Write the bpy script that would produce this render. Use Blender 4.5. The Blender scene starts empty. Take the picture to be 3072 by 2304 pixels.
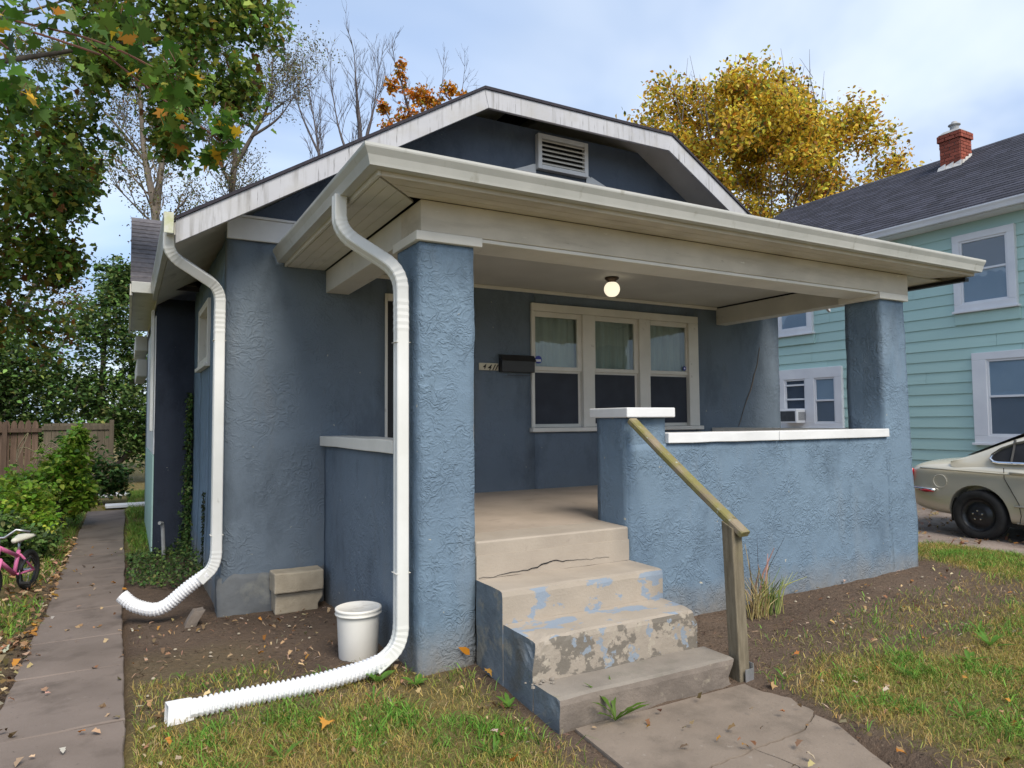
import bpy, bmesh, math, random
import numpy as np
from mathutils import Vector, Matrix, noise
R = math.radians
random.seed(7)
rng = np.random.default_rng(11)
scene = bpy.context.scene
col = scene.collection

# ------------------------------------------------------------------ camera, sky, sun, exposure
YAW, PITCH, ROLL = R(29.022), R(3.018), R(-0.442)
fw = Vector((math.sin(YAW)*math.cos(PITCH), math.cos(YAW)*math.cos(PITCH), math.sin(PITCH)))
rt = Vector((math.cos(YAW), -math.sin(YAW), 0))
up = rt.cross(fw)
r2 = rt*math.cos(ROLL) + up*math.sin(ROLL)
u2 = up*math.cos(ROLL) - rt*math.sin(ROLL)
cam_d = bpy.data.cameras.new('camera')
cam_d.sensor_width = 36.0
cam_d.lens = 36.0*2088.3/3072.0
cam_d.clip_start = 0.05
cam_d.clip_end = 3000
cam = bpy.data.objects.new('camera', cam_d)
col.objects.link(cam)
cam.matrix_world = Matrix(((r2.x, u2.x, -fw.x, -1.950), (r2.y, u2.y, -fw.y, -4.235), (r2.z, u2.z, -fw.z, 1.600), (0, 0, 0, 1)))
scene.camera = cam

SUN_EL, SUN_AZ = R(50), R(178)      # azimuth clockwise from +Y: the veiled sun stands behind the photographer
world = bpy.data.worlds.new('World')
scene.world = world
world.use_nodes = True
wn = world.node_tree
wn.nodes.clear()
def wnode(t, **k):
    n = wn.nodes.new(t)
    for a, b in k.items(): setattr(n, a, b)
    return n
wout = wnode('ShaderNodeOutputWorld')
wbg = wnode('ShaderNodeBackground')
wbg.inputs['Strength'].default_value = 0.12
sky = wnode('ShaderNodeTexSky', sky_type='NISHITA', sun_disc=False)
sky.sun_elevation = SUN_EL
sky.sun_rotation = SUN_AZ
sky.air_density = 1.0; sky.dust_density = 1.2; sky.ozone_density = 1.6
tc = wnode('ShaderNodeTexCoord')
sep = wnode('ShaderNodeSeparateXYZ')
wn.links.new(tc.outputs['Generated'], sep.inputs[0])
addz = wnode('ShaderNodeMath', operation='ADD'); addz.inputs[1].default_value = 0.22
mx = wnode('ShaderNodeMath', operation='MAXIMUM'); mx.inputs[1].default_value = 0.02
wn.links.new(sep.outputs['Z'], mx.inputs[0]); wn.links.new(mx.outputs[0], addz.inputs[0])
dx = wnode('ShaderNodeMath', operation='DIVIDE'); dy = wnode('ShaderNodeMath', operation='DIVIDE')
wn.links.new(sep.outputs['X'], dx.inputs[0]); wn.links.new(addz.outputs[0], dx.inputs[1])
wn.links.new(sep.outputs['Y'], dy.inputs[0]); wn.links.new(addz.outputs[0], dy.inputs[1])
cmb = wnode('ShaderNodeCombineXYZ')
wn.links.new(dx.outputs[0], cmb.inputs[0]); wn.links.new(dy.outputs[0], cmb.inputs[1])
SKY_OFF = (7.3, -2.2, 0.6)
cadd = wnode('ShaderNodeVectorMath', operation='ADD'); cadd.inputs[1].default_value = SKY_OFF
wn.links.new(cmb.outputs[0], cadd.inputs[0])
def cloud_noise(scale, detail, dist, p0, p1):
    n = wnode('ShaderNodeTexNoise'); n.inputs['Scale'].default_value = scale; n.inputs['Detail'].default_value = detail
    n.inputs['Roughness'].default_value = 0.5; n.inputs['Distortion'].default_value = dist
    wn.links.new(cadd.outputs[0], n.inputs['Vector'])
    r = wnode('ShaderNodeValToRGB'); r.color_ramp.interpolation = 'EASE'
    r.color_ramp.elements[0].position = p0; r.color_ramp.elements[1].position = p1
    wn.links.new(n.outputs['Fac'], r.inputs[0]); return r.outputs[0]
def wmix(fac, a, b):
    m = wnode('ShaderNodeMix', data_type='RGBA')
    for k, v in (('Factor', fac), ('A', a), ('B', b)):
        if isinstance(v, (int, float)): m.inputs[k].default_value = v
        elif isinstance(v, tuple): m.inputs[k].default_value = v
        else: wn.links.new(v, m.inputs[k])
    return m.outputs['Result']
GREY_CLOUD, BRIGHT_CLOUD = (1.32, 1.78, 2.62, 1), (2.85, 3.12, 3.45, 1)      # thin blue-grey sheet and brighter banks in it
sheet = wmix(cloud_noise(0.80, 5, 0.5, .36, .66), GREY_CLOUD, BRIGHT_CLOUD)
cover = wmix(cloud_noise(1.3, 4, 0.4, .25, .75), (.72, .72, .72, 1), (.96, .96, .96, 1))
skycol = wmix(cover, sky.outputs[0], sheet)
wn.links.new(skycol, wbg.inputs['Color'])
wn.links.new(wbg.outputs[0], wout.inputs[0])

sun_d = bpy.data.lights.new('sun', 'SUN')
sun_d.energy = 1.4
sun_d.angle = R(30)
sun_d.color = (1.0, 0.93, 0.81)
sun = bpy.data.objects.new('sun', sun_d)
col.objects.link(sun)
sdir = Vector((math.sin(SUN_AZ)*math.cos(SUN_EL), math.cos(SUN_AZ)*math.cos(SUN_EL), math.sin(SUN_EL)))
sun.rotation_euler = (-sdir).to_track_quat('-Z', 'Y').to_euler()
sun.location = (4, -12, 18)

scene.view_settings.view_transform = 'Standard'
scene.view_settings.look = 'None'
scene.view_settings.exposure = 1.48
scene.view_settings.gamma = 1.0
scene.view_settings.use_curve_mapping = False
scene.render.engine = 'CYCLES'
scene.cycles.use_denoising = True
scene.cycles.max_bounces = 7
scene.cycles.transparent_max_bounces = 12

# ------------------------------------------------------------------ materials
def nodes_of(name):
    m = bpy.data.materials.new(name); m.use_nodes = True
    nt = m.node_tree; nt.nodes.clear()
    out = nt.nodes.new('ShaderNodeOutputMaterial'); b = nt.nodes.new('ShaderNodeBsdfPrincipled')
    nt.links.new(b.outputs[0], out.inputs[0])
    return m, nt, b, out
def mapped(nt, scl=(1, 1, 1), loc=(0, 0, 0), coord='Object'):
    t = nt.nodes.new('ShaderNodeTexCoord'); mp = nt.nodes.new('ShaderNodeMapping')
    mp.inputs['Scale'].default_value = scl; mp.inputs['Location'].default_value = loc
    nt.links.new(t.outputs[coord], mp.inputs[0])
    return mp.outputs[0]
def noise_n(nt, vec, scale, detail=4, rough=.55, dist=0.0):
    n = nt.nodes.new('ShaderNodeTexNoise')
    n.inputs['Scale'].default_value = scale; n.inputs['Detail'].default_value = detail
    n.inputs['Roughness'].default_value = rough; n.inputs['Distortion'].default_value = dist
    nt.links.new(vec, n.inputs['Vector'])
    return n.outputs['Fac']
def ramp_n(nt, fac, p0, p1, c0=(0, 0, 0, 1), c1=(1, 1, 1, 1)):
    r = nt.nodes.new('ShaderNodeValToRGB')
    r.color_ramp.elements[0].position = p0; r.color_ramp.elements[0].color = c0
    r.color_ramp.elements[1].position = p1; r.color_ramp.elements[1].color = c1
    nt.links.new(fac, r.inputs[0])
    return r.outputs[0]
def mix_n(nt, fac, a, b, blend='MIX'):
    m = nt.nodes.new('ShaderNodeMix'); m.data_type = 'RGBA'; m.blend_type = blend
    for s, v in (('Factor', fac), ('A', a), ('B', b)):
        if isinstance(v, (int, float)): m.inputs[s].default_value = v
        elif isinstance(v, tuple): m.inputs[s].default_value = (*v[:3], 1)
        else: nt.links.new(v, m.inputs[s])
    return m.outputs['Result']
def pm(name, c1, c2=None, scale=4, ramp=(.35, .65), rough=.7, bump=0, bscale=40, bdist=.01, bdetail=5, spec=.35, metal=0,
       layers=(), mscale=(1, 1, 1), rnd=0.0, coord='Object', dist=0.0):
    """colour noise between c1 and c2, further stain layers (colour, scale, (ramp), mapping scale), relief, per-object variation"""
    m, nt, b, out = nodes_of(name)
    vec = mapped(nt, mscale, coord=coord)
    if c2 is None: c2 = tuple(x*.82 for x in c1)
    c = mix_n(nt, ramp_n(nt, noise_n(nt, vec, scale, dist=dist), *ramp), c1, c2)
    for i, (lc, ls, lr, lm) in enumerate(layers):
        v2 = mapped(nt, lm, (3.1*i+1.7, 5.3, 2.2*i), coord=coord)
        c = mix_n(nt, ramp_n(nt, noise_n(nt, v2, ls, 6, .6), *lr), c, lc)
    if rnd:
        oi = nt.nodes.new('ShaderNodeObjectInfo'); hs = nt.nodes.new('ShaderNodeHueSaturation')
        mr = nt.nodes.new('ShaderNodeMapRange'); mr.inputs['To Min'].default_value = 1-rnd; mr.inputs['To Max'].default_value = 1+rnd
        nt.links.new(oi.outputs['Random'], mr.inputs['Value']); nt.links.new(mr.outputs[0], hs.inputs['Value'])
        nt.links.new(c, hs.inputs['Color']); c = hs.outputs[0]
    nt.links.new(c, b.inputs['Base Color'])
    b.inputs['Roughness'].default_value = rough; b.inputs['Specular IOR Level'].default_value = spec; b.inputs['Metallic'].default_value = metal
    if bump:
        bn = nt.nodes.new('ShaderNodeBump'); bn.inputs['Strength'].default_value = bump; bn.inputs['Distance'].default_value = bdist
        nt.links.new(noise_n(nt, vec, bscale, bdetail, .6), bn.inputs['Height']); nt.links.new(bn.outputs[0], b.inputs['Normal'])
    return m
def stucco(name, c1, c2, relief, scale, stain, fine=95, low=None):
    """troweled stucco: ridged swirls and a fine grain in the relief, faded patches in the paint"""
    m, nt, b, out = nodes_of(name)
    vec = mapped(nt)
    c = mix_n(nt, ramp_n(nt, noise_n(nt, vec, 1.3, 5, .6), .35, .68), c1, c2)
    c = mix_n(nt, ramp_n(nt, noise_n(nt, mapped(nt, (1, 1, .25), (4, 2, 1)), 3.0, 5, .6), .55, .8), c, stain)
    if low:      # bare, dirt-splashed band where the wall meets the soil
        t = nt.nodes.new('ShaderNodeTexCoord'); sp = nt.nodes.new('ShaderNodeSeparateXYZ'); nt.links.new(t.outputs['Object'], sp.inputs[0])
        ad = nt.nodes.new('ShaderNodeMath'); ad.operation = 'MULTIPLY_ADD'; ad.inputs[1].default_value = .35
        nt.links.new(noise_n(nt, vec, 5, 5, .65), ad.inputs[0]); nt.links.new(sp.outputs['Z'], ad.inputs[2])
        c = mix_n(nt, ramp_n(nt, ad.outputs[0], low[1], low[2]), low[0], c)
    # hairline crazing, scuffs and paint chips
    c = mix_n(nt, ramp_n(nt, noise_n(nt, mapped(nt, (1, 1, 1), (2, 7, 5)), 15, 3, .5), .735, .75), c, (.42, .40, .33))
    c = mix_n(nt, ramp_n(nt, noise_n(nt, mapped(nt, (1, 1, .5), (6, 3, 8)), 2.1, 6, .7), .52, .76), c, tuple(x*.70 for x in c2))
    nt.links.new(c, b.inputs['Base Color'])
    b.inputs['Roughness'].default_value = .82; b.inputs['Specular IOR Level'].default_value = .18
    n1 = noise_n(nt, vec, scale, 3, .5, 1.6)
    sub = nt.nodes.new('ShaderNodeMath'); sub.operation = 'SUBTRACT'; sub.inputs[1].default_value = .5; nt.links.new(n1, sub.inputs[0])
    ab = nt.nodes.new('ShaderNodeMath'); ab.operation = 'ABSOLUTE'; nt.links.new(sub.outputs[0], ab.inputs[0])
    rg = ramp_n(nt, ab.outputs[0], 0.0, .11, (1, 1, 1, 1), (0, 0, 0, 1))
    msk = ramp_n(nt, noise_n(nt, mapped(nt, (1, 1, 1), (9, 1, 3)), scale*.26, 4, .6), .40, .66)
    mu = nt.nodes.new('ShaderNodeMath'); mu.operation = 'MULTIPLY'; nt.links.new(rg, mu.inputs[0]); nt.links.new(msk, mu.inputs[1])
    ma = nt.nodes.new('ShaderNodeMath'); ma.operation = 'MULTIPLY_ADD'; ma.inputs[1].default_value = .42
    nt.links.new(noise_n(nt, vec, fine, 4, .6), ma.inputs[0]); nt.links.new(mu.outputs[0], ma.inputs[2])
    ma2 = nt.nodes.new('ShaderNodeMath'); ma2.operation = 'MULTIPLY_ADD'; ma2.inputs[1].default_value = .75
    nt.links.new(noise_n(nt, vec, scale*.8, 3, .5), ma2.inputs[0]); nt.links.new(ma.outputs[0], ma2.inputs[2])
    bn = nt.nodes.new('ShaderNodeBump'); bn.inputs['Strength'].default_value = relief; bn.inputs['Distance'].default_value = .014
    nt.links.new(ma2.outputs[0], bn.inputs['Height']); nt.links.new(bn.outputs[0], b.inputs['Normal'])
    return m
def leafmat(name, trans=.35, rough=.5):
    m, nt, b, out = nodes_of(name)
    a = nt.nodes.new('ShaderNodeAttribute'); a.attribute_name = 'Col'
    nt.links.new(a.outputs['Color'], b.inputs['Base Color']); b.inputs['Roughness'].default_value = rough; b.inputs['Specular IOR Level'].default_value = .25
    tr = nt.nodes.new('ShaderNodeBsdfTranslucent'); nt.links.new(a.outputs['Color'], tr.inputs[0])
    ms = nt.nodes.new('ShaderNodeMixShader'); ms.inputs[0].default_value = trans
    nt.links.new(b.outputs[0], ms.inputs[1]); nt.links.new(tr.outputs[0], ms.inputs[2]); nt.links.new(ms.outputs[0], out.inputs[0])
    return m
def glassmat(name, tint=(.85, .9, .88), rough=.01):
    m, nt, b, out = nodes_of(name)
    nt.nodes.remove(b)
    t = nt.nodes.new('ShaderNodeBsdfTransparent'); t.inputs[0].default_value = (*tint, 1)
    g = nt.nodes.new('ShaderNodeBsdfGlossy'); g.inputs['Roughness'].default_value = rough
    bw = nt.nodes.new('ShaderNodeBump'); bw.inputs['Strength'].default_value = .12; bw.inputs['Distance'].default_value = .02   # old glass is never flat
    nt.links.new(noise_n(nt, mapped(nt), 3.5, 2, .5), bw.inputs['Height']); nt.links.new(bw.outputs[0], g.inputs['Normal'])
    fr = nt.nodes.new('ShaderNodeFresnel'); fr.inputs[0].default_value = 1.75
    ms = nt.nodes.new('ShaderNodeMixShader'); ge_ = nt.nodes.new('ShaderNodeNewGeometry')
    mm = nt.nodes.new('ShaderNodeMath'); mm.operation = 'MULTIPLY'; im = nt.nodes.new('ShaderNodeMath'); im.operation = 'SUBTRACT'; im.inputs[0].default_value = 1.0
    nt.links.new(ge_.outputs['Backfacing'], im.inputs[1]); nt.links.new(im.outputs[0], mm.inputs[0]); nt.links.new(fr.outputs[0], mm.inputs[1])   # only the outer face reflects
    nt.links.new(mm.outputs[0], ms.inputs[0]); nt.links.new(t.outputs[0], ms.inputs[1]); nt.links.new(g.outputs[0], ms.inputs[2])
    nt.links.new(ms.outputs[0], out.inputs[0])
    return m
BLUE1, BLUE2, BLUES = (.165, .232, .305), (.140, .198, .265), (.188, .235, .285)
M = {}
M['stucco_rough'] = stucco('stucco_rough', BLUE1, BLUE2, .62, 13, BLUES, low=((.215, .190, .160), .08, .52))
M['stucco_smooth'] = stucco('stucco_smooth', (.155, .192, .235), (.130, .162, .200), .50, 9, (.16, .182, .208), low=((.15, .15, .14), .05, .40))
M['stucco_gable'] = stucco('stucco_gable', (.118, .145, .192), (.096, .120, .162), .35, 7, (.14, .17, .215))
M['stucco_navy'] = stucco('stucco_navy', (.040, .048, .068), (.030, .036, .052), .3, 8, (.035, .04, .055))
M['foundation'] = pm('foundation', (.155, .165, .175), (.115, .122, .128), 4, rough=.85, bump=.6, bscale=18, layers=[((.22, .22, .20), 3, (.55, .7), (1, 1, 1))])
M['trim'] = pm('trim', (.74, .705, .64), (.66, .63, .565), 3, rough=.5, bump=.12, bscale=60, layers=[((.40, .36, .30), 9, (.66, .80), (1, 1, 1))])
M['trim_white'] = pm('trim_white', (.74, .74, .74), (.66, .66, .66), 3, rough=.5, bump=.12, bscale=50, layers=[((.35, .33, .30), 8, (.68, .82), (1, 1, 1))])
M['fascia'] = pm('fascia', (.49, .49, .51), (.43, .43, .455), 2, rough=.45, bump=.08, bscale=50, layers=[((.24, .23, .22), 6, (.52, .74), (3.2, 1, .22)), ((.10, .095, .09), 11, (.62, .72), (4, 1, .3)), ((.42, .41, .40), 3, (.5, .7), (1, 1, 1))])
M['cream'] = pm('cream', (.60, .54, .45), (.52, .47, .39), 3, rough=.55, bump=.12, bscale=60, layers=[((.42, .37, .30), 2.2, (.48, .72), (.5, 1, 3)), ((.26, .22, .17), 9, (.66, .76), (.6, 1, 3)), ((.70, .66, .58), 12, (.66, .74), (.5, 1, 2))])
M['soffit'] = pm('soffit', (.62, .595, .54), (.55, .53, .48), 3, rough=.6, bump=.1, bscale=50, layers=[((.30, .28, .25), 5, (.6, .8), (1, .4, 1))])
M['ceiling'] = pm('ceiling', (.58, .565, .53), (.52, .505, .475), 2, rough=.6, bump=.1, bscale=30)
M['gutter'] = pm('gutter', (.51, .505, .475), (.44, .44, .41), 3, rough=.38, spec=.5, bump=.05, bscale=30, layers=[((.30, .29, .24), 9, (.62, .80), (1.6, 1.6, .7))])
M['gutter_moss'] = pm('gutter_moss', (.45, .47, .28), (.58, .58, .52), 14, rough=.6, bump=.2, bscale=60)
M['pipe'] = pm('pipe', (.76, .76, .74), (.69, .69, .66), 3, rough=.35, spec=.5, layers=[((.38, .37, .31), 10, (.67, .84), (1, 1, .8))])
M['corrugated'] = pm('corrugated', (.84, .84, .85), (.78, .78, .79), 6, rough=.38, spec=.45, layers=[((.45, .40, .33), 9, (.70, .85), (1, 1, 1))])
M['shingle_dark'] = pm('shingle_dark', (.045, .04, .05), (.03, .028, .036), 30, rough=.9, bump=.6, bscale=120, bdist=.006)
M['shingle_grey'] = pm('shingle_grey', (.047, .047, .062), (.030, .031, .044), 22, rough=.9, bump=.5, bscale=140, bdist=.005, rnd=.28)
M['shingle_brown'] = pm('shingle_brown', (.16, .145, .15), (.10, .092, .10), 14, rough=.9, bump=.5, bscale=120, bdist=.006, rnd=.2)
M['porch_floor'] = pm('porch_floor', (.42, .345, .28), (.34, .28, .225), 2.2, rough=.6, bump=.15, bscale=50, layers=[((.20, .16, .13), 4, (.6, .8), (1, 1, 1))])
M['beige'] = pm('beige', (.385, .330, .270), (.335, .285, .233), 3, rough=.65, bump=.25, bscale=60, layers=[((.30, .255, .21), 14, (.66, .8), (1, 1, 1))])
M['beige_worn'] = pm('beige_worn', (.375, .320, .260), (.325, .278, .226), 3, rough=.68, bump=.3, bscale=50, layers=[((.24, .285, .345), 4.2, (.548, .566), (1, 1.6, 1.6)), ((.27, .25, .22), 12, (.66, .76), (1, 1, 1))])
M['riser_worn'] = pm('riser_worn', (.35, .30, .245), (.29, .25, .205), 4, rough=.75, bump=.45, bscale=45, layers=[((.165, .145, .12), 5.5, (.485, .515), (1, 1, 1.2)), ((.23, .265, .31), 7, (.60, .62), (1, 1, 1)), ((.36, .315, .255), 13, (.60, .63), (1, 1, 1))])
M['concrete_step'] = pm('concrete_step', (.265, .232, .195), (.205, .178, .150), 4, rough=.85, bump=.5, bscale=70, bdist=.006, layers=[((.15, .14, .11), 3, (.56, .76), (1, 1, 1)), ((.21, .20, .10), 2.5, (.64, .8), (1, 1, 1))])
M['concrete_dark'] = pm('concrete_dark', (.215, .178, .148), (.145, .12, .10), 5, rough=.9, bump=.5, bscale=50, layers=[((.30, .26, .20), 9, (.62, .74), (1, 1, 1))])
M['step_side'] = pm('step_side', (.150, .178, .205), (.105, .122, .142), 4, rough=.8, bump=.8, bscale=22, layers=[((.22, .21, .185), 5, (.58, .66), (1, 1, 1)), ((.10, .095, .085), 3, (.52, .66), (1, 1, 1))])
M['wood_grey'] = pm('wood_grey', (.215, .18, .125), (.135, .112, .075), 5, rough=.85, bump=.4, bscale=20, mscale=(8, 8, 1), layers=[((.21, .19, .075), 2.2, (.50, .78), (1, 1, .8)), ((.075, .065, .04), 6, (.55, .72), (1, 1, .5))])
M['rail_wood'] = pm('rail_wood', (.29, .235, .165), (.18, .145, .095), 3, rough=.8, bump=.4, bscale=30, layers=[((.19, .17, .06), 6, (.42, .58), (1, 1, 1)), ((.10, .08, .035), 14, (.58, .72), (1, 1, 1)), ((.36, .37, .30), 20, (.64, .72), (1, 1, 1))])
M['steel'] = pm('steel', (.55, .57, .6), (.45, .46, .48), 20, rough=.4, metal=.8)
M['soil'] = None
M['path'] = pm('path', (.200, .160, .136), (.150, .119, .100), 1.6, rough=.9, bump=.45, bscale=45, bdist=.006, rnd=.06, layers=[((.080, .062, .05), 2.5, (.52, .75), (1, 1, 1)), ((.215, .18, .155), 8, (.63, .76), (1, 1, 1)), ((.085, .07, .06), 30, (.66, .72), (1, 1, 1))])
M['walk'] = pm('walk', (.235, .188, .148), (.185, .147, .115), 2.2, rough=.9, bump=.5, bscale=60, bdist=.006, rnd=.04, layers=[((.13, .105, .082), 3.5, (.50, .74), (1, 1, 1)), ((.29, .25, .21), 16, (.64, .74), (1, 1, 1)), ((.12, .10, .08), 34, (.66, .72), (1, 1, 1))])
M['block'] = pm('block', (.42, .36, .27), (.32, .27, .20), 6, rough=.95, bump=.9, bscale=90, bdist=.006)
M['black'] = pm('black', (.012, .012, .014), (.02, .02, .02), 5, rough=.5)
M['black_metal'] = pm('black_metal', (.014, .014, .016), (.022, .022, .024), 8, rough=.35, spec=.5)
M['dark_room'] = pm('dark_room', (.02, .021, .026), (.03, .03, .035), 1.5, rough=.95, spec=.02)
M['shade'] = pm('shade', (.36, .42, .39), (.31, .365, .34), 1.5, rough=.9, mscale=(6, 6, .5), spec=.1)
M['screen'] = pm('screen', (.05, .055, .07), (.04, .044, .055), 4, rough=.7, spec=.2)
M['glass'] = glassmat('glass', (.95, .97, .96))
M['glass_dark'] = glassmat('glass_dark', (.55, .58, .62))
M['plaque'] = pm('plaque', (.66, .60, .46), (.56, .50, .37), 12, rough=.6)
M['ink'] = pm('ink', (.02, .012, .01), (.04, .025, .02), 20, rough=.6)
M['sticker_blue'] = pm('sticker_blue', (.03, .05, .30), (.04, .06, .35), 8, rough=.4)
M['sticker_white'] = pm('sticker_white', (.8, .8, .82), (.7, .7, .74), 8, rough=.4)
M['bronze'] = pm('bronze', (.09, .06, .04), (.06, .04, .03), 10, rough=.4, metal=.6)
M['bucket'] = pm('bucket', (.82, .79, .73), (.72, .69, .63), 3, rough=.4, spec=.4, layers=[((.42, .36, .29), 5, (.6, .8), (1, 1, .4))])
M['mint'] = pm('mint', (.43, .61, .565), (.38, .555, .515), 1.2, rough=.5, bump=.08, bscale=30, rnd=.035, layers=[((.28, .42, .40), 3, (.62, .85), (1, .3, 3))])
M['nb_white'] = pm('nb_white', (.74, .75, .77), (.66, .67, .70), 2, rough=.5)
M['nb_glass'] = glassmat('nb_glass', (.95, .97, .98))
M['nb_shade'] = pm('nb_shade', (.17, .20, .245), (.15, .18, .22), 1.5, rough=.9, spec=.1)
M['nb_shade_light'] = pm('nb_shade_light', (.30, .38, .46), (.26, .34, .42), 1.5, rough=.9, spec=.1)
M['nb_dark'] = pm('nb_dark', (.085, .10, .13), (.06, .07, .095), 2, rough=.9, spec=.1)
M['brick'] = pm('brick', (.33, .085, .05), (.22, .06, .04), 9, rough=.9, bump=.6, bscale=60, bdist=.006, rnd=.25)
M['mortar'] = pm('mortar', (.26, .17, .14), (.20, .13, .11), 10, rough=.95)
M['flashing'] = pm('flashing', (.66, .64, .60), (.5, .48, .45), 6, rough=.5, spec=.4)
M['cap_cement'] = pm('cap_cement', (.40, .40, .39), (.28, .28, .28), 8, rough=.9)
M['fence'] = pm('fence', (.125, .082, .058), (.080, .052, .038), 4, rough=.9, bump=.4, bscale=20, mscale=(5, 5, .5), rnd=.18, layers=[((.20, .14, .11), 4, (.6, .8), (6, 6, .3))])
M['fence_grey'] = pm('fence_grey', (.13, .105, .075), (.085, .07, .05), 4, rough=.9, bump=.4, bscale=20, mscale=(5, 5, .5), rnd=.15)
M['bark'] = pm('bark', (.14, .115, .095), (.085, .07, .06), 8, rough=.95, bump=.9, bscale=30, mscale=(1, 1, .3))
M['bark_pale'] = pm('bark_pale', (.27, .23, .19), (.15, .125, .105), 5, rough=.95, bump=.8, bscale=25, mscale=(1, 1, .35))
M['bark_grey'] = pm('bark_grey', (.13, .115, .12), (.09, .08, .085), 8, rough=.95, bump=.6, bscale=30)
M['twig_red'] = pm('twig_red', (.17, .065, .045), (.11, .05, .035), 10, rough=.7)
M['leaf'] = leafmat('leaf', .45)
M['leaf_dry'] = leafmat('leaf_dry', .15, .8)
M['blade'] = leafmat('blade', .3, .6)
M['pink'] = pm('pink', (.72, .19, .38), (.62, .16, .33), 5, rough=.3, spec=.5)
M['rubber'] = pm('rubber', (.016, .016, .017), (.028, .027, .026), 10, rough=.8)
M['seat_white'] = pm('seat_white', (.66, .65, .55), (.52, .51, .42), 6, rough=.5)
M['chrome'] = pm('chrome', (.75, .76, .78), (.65, .66, .68), 3, rough=.12, metal=1)
M['car_paint'] = pm('car_paint', (.64, .59, .475), (.62, .57, .46), 2, rough=.17, spec=.6, metal=.25)
M['red_lens'] = pm('red_lens', (.42, .015, .025), (.32, .01, .02), 8, rough=.15, spec=.6)
M['ac_grille'] = pm('ac_grille', (.06, .065, .075), (.04, .045, .05), 10, rough=.6)

# soil with litter tones
def soil_mat():
    m, nt, b, out = nodes_of('soil')
    v = mapped(nt)
    c = mix_n(nt, ramp_n(nt, noise_n(nt, v, 1.1, 6, .6), .35, .68), (.150, .108, .080), (.100, .071, .053))
    c = mix_n(nt, ramp_n(nt, noise_n(nt, v, 9, 6, .7), .52, .72), c, (.17, .115, .080))
    c = mix_n(nt, ramp_n(nt, noise_n(nt, v, 55, 3, .6), .60, .70), c, (.235, .175, .125))
    c = mix_n(nt, ramp_n(nt, noise_n(nt, v, 38, 3, .6), .62, .70), c, (.045, .033, .026))
    a = nt.nodes.new('ShaderNodeAttribute'); a.attribute_name = 'thatch'       # matted dead grass where lawn grows
    th = mix_n(nt, ramp_n(nt, noise_n(nt, v, 14, 5, .7), .35, .65), (.24, .185, .075), (.13, .125, .04))
    c = mix_n(nt, a.outputs['Fac'], c, th)
    nt.links.new(c, b.inputs['Base Color']); b.inputs['Roughness'].default_value = .95; b.inputs['Specular IOR Level'].default_value = .12
    bn = nt.nodes.new('ShaderNodeBump'); bn.inputs['Strength'].default_value = 1.0; bn.inputs['Distance'].default_value = .035
    nt.links.new(noise_n(nt, v, 26, 8, .7), bn.inputs['Height']); nt.links.new(bn.outputs[0], b.inputs['Normal'])
    return m
M['soil'] = soil_mat()
M['gravel'] = pm('gravel', (.27, .215, .18), (.20, .155, .13), 3, rough=.95, bump=.8, bscale=60, bdist=.012, layers=[((.38, .33, .29), 60, (.56, .66), (1, 1, 1)), ((.14, .10, .075), 4, (.55, .72), (1, 1, 1))])
def lampmat():
    m, nt, b, out = nodes_of('lamp_globe')
    b.inputs['Base Color'].default_value = (.9, .88, .8, 1); b.inputs['Emission Color'].default_value = (1.0, .88, .66, 1); b.inputs['Emission Strength'].default_value = .36
    b.inputs['Roughness'].default_value = .3
    return m
M['lamp_globe'] = lampmat()

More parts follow.
